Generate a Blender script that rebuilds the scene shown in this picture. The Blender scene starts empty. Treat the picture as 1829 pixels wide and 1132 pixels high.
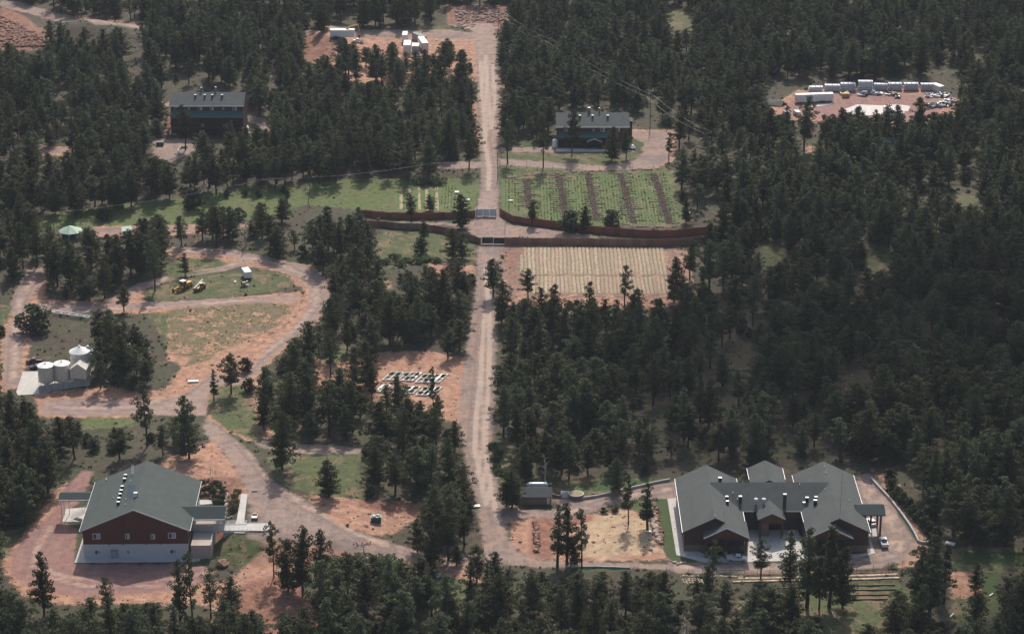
import bpy, math, random
import numpy as np
from mathutils import Vector, Matrix
random.seed(7); rng = np.random.default_rng(7)
SC = bpy.context.scene
COL = SC.collection
rad = math.radians

# ---------------------------------------------------------------- camera, sky, sun, exposure
H = 309.0; PITCH = rad(22.0); F = 4272.0; W_, H_ = 1829.0, 1132.0
cp, sp = math.cos(PITCH), math.sin(PITCH)
cd = bpy.data.cameras.new('camera'); cam = bpy.data.objects.new('camera', cd); COL.objects.link(cam)
cam.location = (0, 0, H); cam.rotation_euler = (math.pi/2 - PITCH, 0, 0)
cd.sensor_width = 36; cd.lens = F / W_ * 36; cd.clip_start = 1; cd.clip_end = 20000
SC.camera = cam
SUN_EL, SUN_AZ = rad(44), rad(5)
w = bpy.data.worlds.new('World'); SC.world = w; w.use_nodes = True
nt = w.node_tree; bg = nt.nodes['Background']
sky = nt.nodes.new('ShaderNodeTexSky'); sky.sky_type = 'NISHITA'; sky.sun_disc = False
sky.sun_elevation = SUN_EL; sky.sun_rotation = SUN_AZ; sky.air_density = 1.2; sky.dust_density = 3
nt.links.new(sky.outputs[0], bg.inputs[0]); bg.inputs[1].default_value = SKY_STRENGTH = 0.115
sd_ = Vector((math.sin(SUN_AZ)*math.cos(SUN_EL), math.cos(SUN_AZ)*math.cos(SUN_EL), math.sin(SUN_EL)))
sl = bpy.data.lights.new('sun', 'SUN'); so = bpy.data.objects.new('sun', sl); COL.objects.link(so)
sl.energy = 3.6; sl.angle = rad(1.0); sl.color = (1.0, 0.93, 0.84)
so.rotation_euler = (-sd_).to_track_quat('-Z', 'Y').to_euler(); so.location = (0, 900, 900)
SC.view_settings.view_transform = 'Standard'; SC.view_settings.look = 'None'
SC.view_settings.gamma = 1; SC.view_settings.exposure = 0.28
SC.cycles.max_bounces = 5; SC.cycles.diffuse_bounces = 3; SC.cycles.volume_bounces = 0
SC.cycles.transparent_max_bounces = 24

# ---------------------------------------------------------------- terrain height and picture-to-ground
def ss(x, a, b):
    t = np.clip((x - a) / (b - a), 0, 1); return t*t*(3-2*t)
def gz(x, y):
    """ground height: the bank beside the lodge, low knolls in the woods"""
    x = np.asarray(x, float); y = np.asarray(y, float)
    fx = np.maximum(ss(x, -84, -77), ss(y, 619, 632)*ss(x, -135, -105))
    pl = 4.1*fx*ss(y, 580, 595)*(1-ss(x, -60, -22))*(1-ss(y, 628, 690))
    e = ss(x, 5, 45)*(ss(y, 640, 680))*(1-ss(y, 760, 820))
    kn = e*1.6*(np.sin(x*.045)*np.sin(y*.05+1)+.5*np.sin(x*.09+2+y*.03))
    top = ss(y, 930, 1010)*(1.2*np.sin(x*.03+1)+.8*np.sin(y*.045+x*.02))
    h1 = 9*np.exp(-(((x+205)/26)**2+((y-1120)/20)**2))     # rubble hill, far left
    h2 = 6*np.exp(-(((x+88)/9)**2+((y-1118)/26)**2))       # cut bank beside the upper yard
    return pl+kn+top*.6+h1+h2
def ray(px, py):
    u, v = px - W_/2, py - H_/2
    return Vector((u, F*cp - v*sp, -F*sp - v*cp))
def P(px, py, z=None):
    """where the line of sight through a photo pixel meets the ground (or height z)"""
    d = ray(px, py)
    if z is not None:
        t = (H - z)/-d.z; return Vector((d.x*t, d.y*t, z))
    zz = 0.0
    for _ in range(14):
        t = (H - zz)/-d.z; zz = .5*zz + .5*float(gz(d.x*t, d.y*t))
    return Vector((d.x*t, d.y*t, float(gz(d.x*t, d.y*t))))
def scr(x, y, z):
    dz = z - H; Z = y*cp - dz*sp
    return W_/2 + F*x/Z, H_/2 - F*(y*sp + dz*cp)/Z
def top_z(p, py):
    """height above the ground at p of a point that shows at picture row py"""
    d = ray(0, py); return H + d.z/d.y*p.y - p.z

# ---------------------------------------------------------------- object helpers
def link(o, parent=None):
    COL.objects.link(o)
    if parent is not None: o.parent = parent
    return o
def tag(o, label=None, cat=None, group=None, kind=None):
    if label: o['label'] = label
    if cat: o['category'] = cat
    if group: o['group'] = group
    if kind: o['kind'] = kind
    return o
def thing(name, label, cat, loc=(0,0,0), rz=0.0, group=None):
    o = bpy.data.objects.new(name, None); o.empty_display_size = .5
    o.location = loc; o.rotation_euler = (0, 0, rz); link(o)
    return tag(o, label, cat, group)
def dup(root, loc, rz, label, group=None, scale=None):
    r = root.copy(); COL.objects.link(r); r.location = loc; r.rotation_euler = (0, 0, rz)
    r['label'] = label
    if group: r['group'] = group
    if scale: r.scale = scale
    for ch in list(root.children):
        c = ch.copy(); COL.objects.link(c); c.parent = r
        for g in list(ch.children):
            d = g.copy(); COL.objects.link(d); d.parent = c
    return r
class MB:
    def __init__(s): s.v = []; s.f = []
    def add(s, vs, fs):
        n = len(s.v); s.v += [tuple(a) for a in vs]; s.f += [tuple(n+i for i in q) for q in fs]; return s
    def box(s, x0, x1, y0, y1, z0, z1):
        return s.add([(x0,y0,z0),(x1,y0,z0),(x1,y1,z0),(x0,y1,z0),(x0,y0,z1),(x1,y0,z1),(x1,y1,z1),(x0,y1,z1)],
                     [(0,3,2,1),(4,5,6,7),(0,1,5,4),(1,2,6,5),(2,3,7,6),(3,0,4,7)])
    def obox(s, c, ax, half):
        c = Vector(c); A = [Vector(a).normalized() for a in ax]
        vs = [c + A[0]*half[0]*i + A[1]*half[1]*j + A[2]*half[2]*k for k in (-1,1) for j in (-1,1) for i in (-1,1)]
        return s.add(vs, [(0,2,3,1),(4,5,7,6),(0,1,5,4),(1,3,7,5),(3,2,6,7),(2,0,4,6)])
    def slab(s, pts, t):
        """polygon (any plane) with thickness t downward"""
        n = len(pts); a = [Vector(p) for p in pts]; b = [p - Vector((0,0,t)) for p in a]
        return s.add(a+b, [tuple(range(n)), tuple(range(2*n-1, n-1, -1))] + [(i, n+i, n+(i+1)%n, (i+1)%n) for i in range(n)])
    def prism(s, pts, y0, y1):
        """xz outline pushed along y"""
        n = len(pts)
        return s.add([(x,y0,z) for x,z in pts]+[(x,y1,z) for x,z in pts],
                     [tuple(range(n)), tuple(range(2*n-1, n-1, -1))]+[(i, n+i, n+(i+1)%n, (i+1)%n) for i in range(n)])
    def prismx(s, pts, x0, x1):
        n = len(pts)
        return s.add([(x0,y,z) for y,z in pts]+[(x1,y,z) for y,z in pts],
                     [tuple(range(n)), tuple(range(2*n-1, n-1, -1))]+[(i, n+i, n+(i+1)%n, (i+1)%n) for i in range(n)])
    def tube(s, a, b, r0, r1=None, n=8, cap=True):
        r1 = r0 if r1 is None else r1; a = Vector(a); b = Vector(b); d = (b-a).normalized()
        x = d.orthogonal().normalized(); y = d.cross(x)
        vs = [c + (x*math.cos(k*2*math.pi/n)+y*math.sin(k*2*math.pi/n))*r for c, r in ((a,r0),(b,r1)) for k in range(n)]
        fs = [(k, (k+1)%n, n+(k+1)%n, n+k) for k in range(n)]
        if cap: fs += [tuple(range(n-1,-1,-1)), tuple(range(n, 2*n))]
        return s.add(vs, fs)
    def path(s, pts, rs, n=6):
        for i in range(len(pts)-1): s.tube(pts[i], pts[i+1], rs[i], rs[i+1], n, cap=False)
        return s
    def lathe(s, prof, c=(0,0,0), n=16):
        vs = [(c[0]+r*math.cos(k*2*math.pi/n), c[1]+r*math.sin(k*2*math.pi/n), c[2]+z) for r, z in prof for k in range(n)]
        m = len(prof)
        fs = [(j*n+k, j*n+(k+1)%n, (j+1)*n+(k+1)%n, (j+1)*n+k) for j in range(m-1) for k in range(n)]
        return s.add(vs, fs + [tuple(range(n-1,-1,-1)), tuple(range((m-1)*n, m*n))])
    def rock(s, c, r, sq=.7, rnd=random):
        a = []; n, m = 7, 4
        ph = rnd.random()*6
        for j in range(1, m):
            for k in range(n):
                q = r*rnd.uniform(.75, 1.15); t = math.pi*j/m
                a.append((c[0]+q*math.sin(t)*math.cos(k*2*math.pi/n+ph), c[1]+q*math.sin(t)*math.sin(k*2*math.pi/n+ph), c[2]+q*sq*math.cos(t)))
        a.append((c[0], c[1], c[2]+r*sq)); a.append((c[0], c[1], c[2]-r*sq)); T = len(a)-2
        fs = [(T, (k+1)%n, k)[::-1] for k in range(n)]
        for j in range(m-2): fs += [(j*n+k, (j+1)*n+k, (j+1)*n+(k+1)%n, j*n+(k+1)%n) for k in range(n)]
        fs += [(T+1, (m-2)*n+k, (m-2)*n+(k+1)%n)[::-1] for k in range(n)]
        return s.add(a, fs)
    def build(s, name, mat, parent=None, smooth=False, **kw):
        me = bpy.data.meshes.new(name); me.from_pydata(s.v, [], s.f)
        me.materials.append(mat); me.update()
        import bmesh
        bm = bmesh.new(); bm.from_mesh(me); bmesh.ops.recalc_face_normals(bm, faces=bm.faces); bm.to_mesh(me); bm.free()
        if smooth: me.shade_smooth()
        o = bpy.data.objects.new(name, me); link(o, parent)
        if kw: tag(o, **kw)
        return o

# ---------------------------------------------------------------- materials
class NT:
    def __init__(s, name, rough=.85):
        s.m = bpy.data.materials.new(name); s.m.use_nodes = True; s.t = s.m.node_tree
        s.b = s.t.nodes['Principled BSDF']; s.b.inputs['Roughness'].default_value = rough
        s.tc = s.t.nodes.new('ShaderNodeTexCoord')
    def n(s, ty, **kw):
        o = s.t.nodes.new(ty)
        for k, v in kw.items(): setattr(o, k, v)
        return o
    def L(s, a, b): s.t.links.new(a, b)
    def obj(s): return s.tc.outputs['Object']
    def map(s, scale, vec=None):
        m = s.n('ShaderNodeMapping'); m.inputs['Scale'].default_value = scale; s.L(vec or s.obj(), m.inputs[0]); return m.outputs[0]
    def noise(s, sc, det=3, vec=None, rough=.55, dist=0):
        o = s.n('ShaderNodeTexNoise'); o.inputs['Scale'].default_value = sc; o.inputs['Detail'].default_value = det
        o.inputs['Roughness'].default_value = rough; o.inputs['Distortion'].default_value = dist
        s.L(vec or s.obj(), o.inputs['Vector']); return o.outputs[0]
    def math(s, op, a, b=None, c=None, clamp=False):
        o = s.n('ShaderNodeMath', operation=op); o.use_clamp = clamp
        for i, q in enumerate((a, b, c)):
            if q is None: continue
            if isinstance(q, (int, float)): o.inputs[i].default_value = q
            else: s.L(q, o.inputs[i])
        return o.outputs[0]
    def rng(s, x, a, b, lo=0, hi=1):
        o = s.n('ShaderNodeMapRange'); o.interpolation_type = 'SMOOTHSTEP'
        for i, q in enumerate((x, a, b, lo, hi)):
            if isinstance(q, (int, float)): o.inputs[i].default_value = q
            else: s.L(q, o.inputs[i])
        return o.outputs[0]
    def mix(s, f, a, b, bt='MIX'):
        o = s.n('ShaderNodeMix', data_type='RGBA', blend_type=bt)
        for k, q in (('Factor', f), ('A', a), ('B', b)):
            i = [z for z in o.inputs if z.name == k and z.enabled][0] if k == 'Factor' else [z for z in o.inputs if z.name == k and z.type == 'RGBA'][0]
            if isinstance(q, (int, float)): i.default_value = q
            elif isinstance(q, tuple): i.default_value = (*q, 1)[:4]
            else: s.L(q, i)
        return [z for z in o.outputs if z.type == 'RGBA'][0]
    def attr(s, nm):
        o = s.n('ShaderNodeAttribute', attribute_name=nm); return o.outputs['Fac']
    def col(s, c):
        if isinstance(c, tuple): s.b.inputs['Base Color'].default_value = (*c, 1)[:4]
        else: s.L(c, s.b.inputs['Base Color'])
        return s
    def bump(s, h, d=.1, st=.5):
        b = s.n('ShaderNodeBump'); b.inputs['Strength'].default_value = st; b.inputs['Distance'].default_value = d
        s.L(h, b.inputs['Height']); s.L(b.outputs[0], s.b.inputs['Normal']); return s
def simple(name, c, rough=.8, var=.25, sc=1.5, metal=0, bump=0):
    """one paint or stuff, unevenly weathered"""
    k = NT(name, rough); a = tuple(x*(1-var) for x in c); b = tuple(min(1, x*(1+var)) for x in c)
    nz = k.noise(sc, 5, rough=.65); k.col(k.mix(k.rng(nz, .3, .7), a, b)); k.b.inputs['Metallic'].default_value = metal
    if bump: k.bump(nz, bump)
    return k.m
M = {}
def lines(name, c, axis, pitch, dark, rough=.8, w=.12, var=.2):
    """boards or panels with joints every `pitch` metres along an axis"""
    k = NT(name, rough); sep = k.n('ShaderNodeSeparateXYZ'); k.L(k.obj(), sep.inputs[0])
    t = k.math('FRACT', k.math('DIVIDE', sep.outputs[axis], pitch))
    j = k.math('LESS_THAN', t, w)
    idn = k.n('ShaderNodeTexWhiteNoise', noise_dimensions='1D'); k.L(k.math('FLOOR', k.math('DIVIDE', sep.outputs[axis], pitch)), idn.inputs['W'])
    a = tuple(x*(1-var) for x in c); b = tuple(x*(1+var) for x in c)
    base = k.mix(k.math('MULTIPLY_ADD', idn.outputs[0], .5, k.math('MULTIPLY', k.noise(.9, 5), .5)), a, b)
    k.col(k.mix(k.math('MULTIPLY', j, .8), base, dark)); return k.m
M['log'] = lines('red_log_siding', (.105,.029,.021), 2, .3, (.06,.018,.014), .7)
M['log_brown'] = lines('brown_log_siding', (.072,.032,.024), 2, .3, (.022,.012,.01), .7)
M['white_block'] = lines('white_block_wall', (.58,.565,.57), 2, .4, (.5,.48,.49), .7, .08, .05)
M['white'] = simple('white_paint', (.72,.71,.68), .5, .1, 2)
M['cream'] = simple('cream_paint', (.62,.57,.48), .55, .12, 1.2)
M['grey_metal'] = simple('grey_metal', (.32,.34,.36), .4, .15, 2, .3)
M['galv'] = simple('galvanised_metal', (.50,.52,.55), .4, .15, 2, .3)
M['dark'] = simple('dark_opening', (.012,.012,.014), .5, .3, 2)
M['tyre'] = simple('rubber', (.02,.02,.02), .8, .2, 3)
M['glass'] = simple('window_glass', (.05,.06,.08), .12, .3, 1)
M['trunk'] = simple('pine_bark', (.055,.038,.028), .95, .35, 3)
M['snag'] = simple('weathered_wood', (.40,.36,.31), .9, .3, 3)
M['pole'] = simple('creosoted_pole', (.16,.11,.08), .9, .25, 2)
M['yellow'] = simple('yellow_paint', (.58,.30,.035), .5, .25, 2)
M['orange_old'] = simple('faded_orange_paint', (.5,.26,.09), .6, .25, 2)
M['green_paint'] = simple('dark_green_paint', (.02,.12,.09), .5, .2, 2)
M['pale_green'] = simple('pale_green_roofing', (.30,.42,.32), .6, .12, 1)
M['teal'] = simple('teal_roof', (.03,.10,.09), .6, .15, 1)
M['stone'] = simple('tan_stone', (.20,.15,.115), .9, .3, 2.5, bump=.05)
M['rock'] = simple('red_rock', (.26,.14,.10), .95, .4, .9, bump=.1)
M['rock_pale'] = simple('pale_rock', (.42,.33,.27), .95, .35, 1.2, bump=.1)
M['rust'] = simple('rusty_steel', (.16,.07,.04), .8, .4, 2)
M['scrap'] = simple('scrap_metal', (.30,.30,.30), .6, .6, 1.0)
M['blue'] = simple('blue_paint', (.10,.16,.30), .5, .2, 2)
M['wire'] = simple('wire', (.42,.42,.40), .5, .1, 1)
M['straw'] = simple('straw', (.55,.45,.28), .9, .25, 3)
M['black_gate'] = lines('dark_gate_slats', (.03,.035,.045), 0, .5, (.015,.016,.02), .6)
M['grey_gate'] = lines('pale_gate_panels', (.55,.62,.66), 0, 1.2, (.42,.48,.52), .5, .06, .08)
M['retain'] = simple('cast_concrete_wall', (.40,.38,.36), .9, .2, .8)
M['bark_light'] = simple('dry_branches', (.22,.18,.15), .95, .3, 3)
def finish_shingle(k, n1, st, base, n2, c):
    base = k.mix(k.math('MULTIPLY', k.rng(n2, .35, .75), .35), base, tuple(x*1.6 for x in c))
    base = k.mix(k.rng(st, .45, .7, 0, .35), base, tuple(x*.6 for x in c))
    base = k.mix(k.rng(k.noise(2.3, 4, rough=.7), .58, .72, 0, .4), base, tuple(x*1.35 for x in c))
    k.col(base); k.bump(n1, .04, .5); return k.m
def shingle(name, c):
    k = NT(name, .9); n1 = k.noise(9, 3); n2 = k.noise(.35, 4)
    a = tuple(x*.75 for x in c); b = tuple(x*1.25 for x in c)
    base = k.mix(k.rng(n1, .3, .7), a, b)
    k.col(k.mix(k.math('MULTIPLY', k.rng(n2, .35, .75), .25), base, tuple(x*1.5 for x in c)))
    st = k.noise(1.0, 4, vec=k.map((.35, .05, .35)), rough=.6)
    return finish_shingle(k, n1, st, base, n2, c)
M['shingle'] = shingle('green_grey_shingles', (.046,.060,.056))
M['shingle_dark'] = shingle('dark_green_shingles', (.025,.038,.039))
M['shingle_grey'] = shingle('grey_shingles', (.058,.065,.064))
def concrete(name, c, pitch=3.0):
    k = NT(name, .9); sep = k.n('ShaderNodeSeparateXYZ'); k.L(k.obj(), sep.inputs[0])
    j = k.math('MAXIMUM', *[k.math('LESS_THAN', k.math('FRACT', k.math('DIVIDE', sep.outputs[i], pitch)), .03) for i in (0, 1)])
    n1 = k.noise(.25, 5, rough=.7); n2 = k.noise(3, 3)
    base = k.mix(k.rng(n1, .35, .7), tuple(x*.82 for x in c), c)
    base = k.mix(k.math('MULTIPLY', n2, .25), base, tuple(x*.7 for x in c))
    k.col(k.mix(k.math('MULTIPLY', j, .5), base, tuple(x*.5 for x in c))); return k.m
M['concrete'] = concrete('pale_concrete', (.56,.53,.49))
def fence_mat(name, c, d):
    k = NT(name, .85); sep = k.n('ShaderNodeSeparateXYZ'); k.L(k.obj(), sep.inputs[0])
    u = k.math('DIVIDE', k.attr('along'), 2.4)
    wn = k.n('ShaderNodeTexWhiteNoise', noise_dimensions='1D'); k.L(k.math('FLOOR', u), wn.inputs['W'])
    base = k.mix(wn.outputs[0], tuple(x*.75 for x in c), tuple(x*1.25 for x in c))
    base = k.mix(k.math('MULTIPLY', k.noise(4, 4), .5), base, d)
    k.col(base); return k.m
M['fence_red'] = fence_mat('red_stained_boards', (.27,.082,.052), (.15,.048,.034))
M['fence_brown'] = fence_mat('brown_boards', (.30,.155,.095), (.17,.09,.058))
# ---------------------------------------------------------------- ground: one continuous grid cut into road, field, lawn and ground
A = {}
A['gravel'] = [
 [(838,42),(878,42),(887,60),(889,110),(896,160),(893,215),(886,250),(888,300),(890,345),(888,374),(850,374),(860,340),(860,300),(856,250),(851,200),(855,150),(850,100),(846,62)],
 [(849,372),(888,372),(893,386),(906,399),(960,407),(1010,414),(1080,424),(900,426),(862,432),(835,412),(800,402),(700,405),(690,396),(760,397),(820,399),(845,396)],
 [(856,428),(903,428),(893,460),(880,475),(877,520),(886,555),(888,600),(883,660),(884,720),(878,780),(882,820),(890,870),(900,893),(925,908),(1000,911),(1000,922),(925,925),(908,932),(907,960),(925,983),(960,998),(960,1010),(880,1008),(800,1003),(820,990),(866,988),(860,950),(848,880),(838,850),(826,800),(820,740),(824,680),(832,620),(840,575),(846,540),(852,500),(852,470)],
 [(975,911),(1005,905),(985,893),(990,884),(1050,890),(1110,876),(1160,866),(1210,858),(1215,892),(1160,890),(1110,894),(1060,913),(1005,923),(975,923)],
 [(940,999),(1060,1003),(1200,1008),(1200,1016),(1060,1013),(940,1012)],
 [(1196,1000),(1290,1003),(1400,1008),(1500,1000),(1548,985),(1535,900),(1518,848),(1556,846),(1570,866),(1600,902),(1628,945),(1638,975),(1622,1000),(1560,1014),(1400,1023),(1205,1022),(1190,1012)],
 [(366,742),(400,768),(440,800),(475,850),(520,880),(560,900),(600,935),(680,963),(760,985),(830,998),(830,1009),(760,1003),(650,992),(560,972),(440,962),(446,905),(440,870),(420,838),(395,800),(366,775)],
 [(300,441),(410,445),(480,460),(555,478),(588,505),(584,545),(560,578),(520,607),(480,640),(462,668),(440,672),(480,620),(520,590),(550,550),(555,520),(540,500),(500,482),(440,466),(400,455),(300,450)],
 [(75,716),(150,712),(260,716),(330,706),(380,668),(440,672),(430,685),(385,690),(370,715),(372,742),(340,742),(240,740),(150,742),(75,740)],
 [(50,480),(75,478),(78,500),(55,530),(40,570),(42,610),(36,650),(38,690),(5,692),(8,610),(25,570),(20,540),(28,520)],
 [(55,542),(200,545),(260,541),(400,533),(530,528),(540,536),(400,545),(260,551),(150,558),(60,556)],
 [(405,468),(440,472),(400,484),(320,496),(262,514),(215,540),(190,540),(215,522),(255,504),(320,488),(385,478)],
 [(455,783),(520,792),(640,799),(645,811),(560,812),(500,806),(455,795)],
 [(170,408),(330,405),(440,402),(440,410),(330,413),(250,418),(170,419)],
 [(893,283),(1000,291),(1080,296),(1130,288),(1150,272),(1135,248),(1120,235),(1195,236),(1200,262),(1192,285),(1170,300),(1080,305),(1000,301),(893,295)],
 [(893,264),(1000,262),(1130,268),(1130,273),(1000,272),(893,272)],
 [(780,290),(835,288),(862,290),(862,300),(800,302),(782,300)],
 [(270,246),(300,250),(330,244),(355,256),(340,275),(305,290),(275,283),(272,260)],
 [(286,180),(310,184),(310,192),(288,188)],
 [(435,205),(475,212),(492,232),(480,240),(455,222),(436,216)],
 [(0,0),(40,5),(110,26),(180,38),(262,46),(262,54),(170,46),(90,34),(0,12)],
 [(60,263),(130,268),(130,276),(60,272)],
 [(545,55),(640,52),(800,53),(850,60),(850,70),(640,64),(545,62)],
]
A['pink'] = [
 [(22,985),(60,945),(95,915),(108,880),(150,838),(168,842),(150,880),(112,930),(138,945),(132,1006),(352,1008),(385,1020),(360,1040),(300,1055),(150,1066),(60,1055),(20,1025)],
 [(1395,205),(1400,190),(1425,172),(1500,166),(1600,168),(1670,172),(1690,190),(1640,222),(1560,212),(1470,214)],
]
A['orange'] = [
 [(545,58),(640,56),(850,62),(856,100),(852,146),(640,150),(580,130),(545,112)],
 [(840,180),(858,170),(895,190),(925,176),(928,160),(905,130),(893,140),(892,215),(886,262),(850,262)],
 [(835,35),(885,35),(882,50),(838,52)],
 [(300,445),(400,447),(500,464),(560,476),(592,505),(588,548),(560,582),(520,612),(470,660),(462,710),(478,750),(492,782),(455,790),(400,768),(366,748),(366,690),(380,672),(330,708),(240,745),(70,745),(60,700),(200,690),(290,698),(325,655),(370,622),(440,612),(500,590),(530,560),(545,520),(500,485),(400,470),(260,512),(255,545),(60,560),(40,690),(0,700),(0,600),(30,540),(45,500),(60,478),(84,485),(80,535),(200,540),(250,505),(390,475),(300,455)],
 [(200,538),(330,540),(540,520),(540,552),(500,590),(380,640),(320,655),(298,640),(300,560),(200,560)],
 [(268,832),(385,785),(400,812),(436,852),(448,888),(425,905),(405,880),(350,856)],
 [(548,884),(640,892),(760,898),(760,925),(735,935),(690,955),(600,945),(560,905)],
 [(0,1010),(60,930),(96,880),(120,860),(100,1075),(40,1062)],
 [(60,1056),(400,1040),(440,1010),(470,965),(560,960),(700,985),(860,1004),(905,1045),(800,1030),(700,1015),(590,990),(480,1045),(560,1085),(600,1132),(380,1132),(382,1080),(100,1078)],
 [(652,630),(760,626),(834,640),(832,690),(822,760),(770,740),(690,720),(600,705),(560,690),(560,640),(600,650)],
 [(632,498),(695,500),(700,515),(650,525),(632,515)],[(765,470),(848,474),(848,500),(780,505)],
 [(900,498),(945,528),(1060,524),(1190,532),(1225,538),(1180,552),(1100,548),(900,545),(893,520)],
 [(905,436),(1228,448),(1232,510),(1195,538),(1120,540),(950,534),(902,500)],
 [(908,927),(975,924),(1060,918),(1110,905),(1150,920),(1185,975),(1190,1000),(1060,1002),(940,998),(912,970)],
 [(860,900),(905,910),(905,950),(870,960)],
 [(1120,232),(1205,232),(1206,285),(1165,304),(1130,294),(1160,270),(1140,255)],
 [(1375,192),(1420,162),(1500,156),(1670,158),(1712,178),(1705,205),(1650,235),(1470,222),(1395,212)],
 [(0,22),(50,40),(85,78),(60,88),(0,88)],[(538,58),(560,60),(606,92),(560,115),(536,112)],[(800,12),(905,10),(905,50),(850,55),(800,45)],
 [(40,258),(140,264),(140,280),(40,276)],[(165,404),(445,400),(445,412),(300,420),(165,425)],
 [(1560,840),(1600,860),(1660,975),(1640,1010),(1600,1015),(1636,975),(1600,898)],
 [(1695,1020),(1750,1022),(1752,1062),(1700,1070)],
 [(1300,500),(1350,498),(1345,512),(1305,512)],[(1440,262),(1475,260),(1475,272),(1440,272)],[(1395,385),(1490,390),(1490,402),(1395,398)],
]
A['tan'] = [[(1040,925),(1110,910),(1160,935),(1180,985),(1060,998),(1030,980)],[(1398,195),(1490,192),(1640,200),(1600,215),(1470,212)]]
A['grass'] = [
 [(40,388),(330,352),(430,334),(530,330),(556,362),(480,388),(330,402),(100,408),(40,412)],
 [(548,328),(610,322),(700,320),(850,318),(858,340),(846,378),(720,380),(548,366)],
 [(893,305),(1200,296),(1212,330),(1222,405),(1000,404),(895,380)],
 [(893,286),(1000,292),(1170,302),(1200,296),(1200,310),(893,312)],
 [(930,250),(975,252),(975,264),(930,264)],[(900,270),(1130,268),(1145,280),(1080,296),(1000,291),(900,284)],
 [(680,412),(790,418),(850,440),(850,470),(760,468),(690,480),(670,450)],
 [(330,461),(390,463),(408,472),(380,482),(320,494),(300,500),(290,480)],
 [(255,522),(320,500),(400,487),(470,482),(515,490),(525,506),(490,520),(400,530),(270,538)],
 [(262,560),(330,550),(470,540),(528,545),(500,580),(440,608),(360,636),(310,630)],
 [(385,690),(372,715),(374,740),(400,764),(445,782),(470,790),(455,740),(452,700),(425,688)],
 [(145,742),(240,742),(240,760),(150,765)],
 [(480,815),(640,812),(640,888),(560,884),(500,860),(482,830)],
 [(370,1000),(385,965),(440,962),(480,975),(440,1005),(400,1015)],
 [(0,950),(50,930),(70,945),(30,990),(0,1010)],
 [(590,992),(650,985),(740,1005),(700,1050),(600,1050)],
 [(880,790),(915,800),(915,860),(900,890),(884,830)],
 [(985,868),(1060,852),(1190,855),(1150,866),(1050,888),(990,880)],
 [(1060,912),(1130,890),(1172,893),(1180,960),(1140,930)],
 [(1596,905),(1616,905),(1650,968),(1640,968)],
 [(1690,975),(1829,978),(1829,1018),(1700,1022)],[(1700,1060),(1780,1020),(1790,1100),(1700,1110)],
 [(1480,1042),(1600,1038),(1640,1070),(1600,1132),(1400,1132),(1300,1075)],
 [(800,1010),(860,1010),(850,1130),(700,1132),(740,1050)],
 [(475,203),(505,208),(500,240),(485,242)],[(1340,200),(1385,196),(1385,235),(1345,238)],
 [(1360,400),(1400,400),(1395,470),(1362,480)],[(1545,430),(1600,440),(1600,480),(1550,500)],
 [(1415,275),(1455,275),(1455,292),(1420,292)],[(1690,345),(1760,350),(1720,375)],[(1190,10),(1250,15),(1250,60),(1190,50)],
 [(720,50),(800,45),(800,52),(720,53)],[(1060,100),(1120,120),(1110,150),(1050,140)],[(895,150),(930,180),(925,215),(897,210)],
 [(0,545),(20,545),(20,590),(0,600)],[(0,700),(0,640),(12,650),(12,690)],[(1000,545),(1060,550),(1180,552),(1180,565),(1000,562)],
 [(560,640),(600,610),(640,600),(560,720)],[(270,890),(300,890),(300,900),(270,900)],
]
A['lawn'] = [
 [(1172,892),(1192,891),(1208,992),(1247,1002),(1236,1006),(1205,1004),(1186,985)],
 [(1600,915),(1612,912),(1645,965),(1636,968)],
 [(1050,858),(1190,856),(1140,866),(1060,878)],
 [(1722,985),(1829,985),(1829,1010),(1722,1008)],[(1752,1022),(1785,1024),(1785,1066),(1755,1062)],
 [(935,252),(972,252),(972,263),(935,263)],[(1010,1012),(1120,1013),(1120,1020),(1010,1020)],
 [(1420,278),(1455,278),(1455,290),(1422,290)],[(1130,248),(1150,255),(1150,262),(1132,264)],
]
A['garden'] = [
 [(933,320),(1196,307),(1214,400),(1000,402),(945,398)],[(895,312),(930,312),(935,384),(897,378)],
 [(708,331),(820,330),(828,374),(716,378),(706,372)],
]
A['crop'] = [[(930,442),(1182,444),(1197,527),(938,517)]]
A['red'] = [
 [(538,58),(560,60),(606,92),(560,117),(534,112)],[(0,10),(50,32),(95,78),(60,90),(0,90)],[(75,22),(240,40),(240,46),(75,34)],
 [(640,892),(757,897),(757,915),(700,915),(640,906)],[(950,925),(1060,920),(1060,930),(1000,940),(985,1000),(945,990)],
 [(440,1040),(520,1020),(560,1090),(600,1132),(380,1132),(400,1070)],[(365,958),(395,950),(430,985),(380,1000),(365,985)],
 [(890,130),(925,176),(928,200),(905,215),(893,180)],[(852,190),(862,190),(862,262),(850,262)],[(800,10),(905,10),(905,48),(860,50),(800,44)],
 [(380,1062),(450,1040),(470,1062),(400,1085)],[(640,690),(690,720),(600,700)],[(1155,905),(1185,905),(1190,975),(1172,975)],[(905,436),(932,440),(936,520),(905,500)]]
A['patchy'] = [[(262,560),(330,550),(470,540),(528,545),(500,580),(440,608),(360,640),(310,634)],[(255,522),(320,500),(400,487),(470,482),(515,490),(525,506),(490,520),(400,530),(270,538)],
 [(330,655),(350,628),(390,618),(380,640)],[(640,815),(700,860),(640,888)]]
A['loop'] = [A['gravel'][i] for i in (7, 8, 9, 10, 11)]+[A['gravel'][0]]
A['meadow'] = [A['grass'][0], A['grass'][1], A['grass'][11]]
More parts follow.
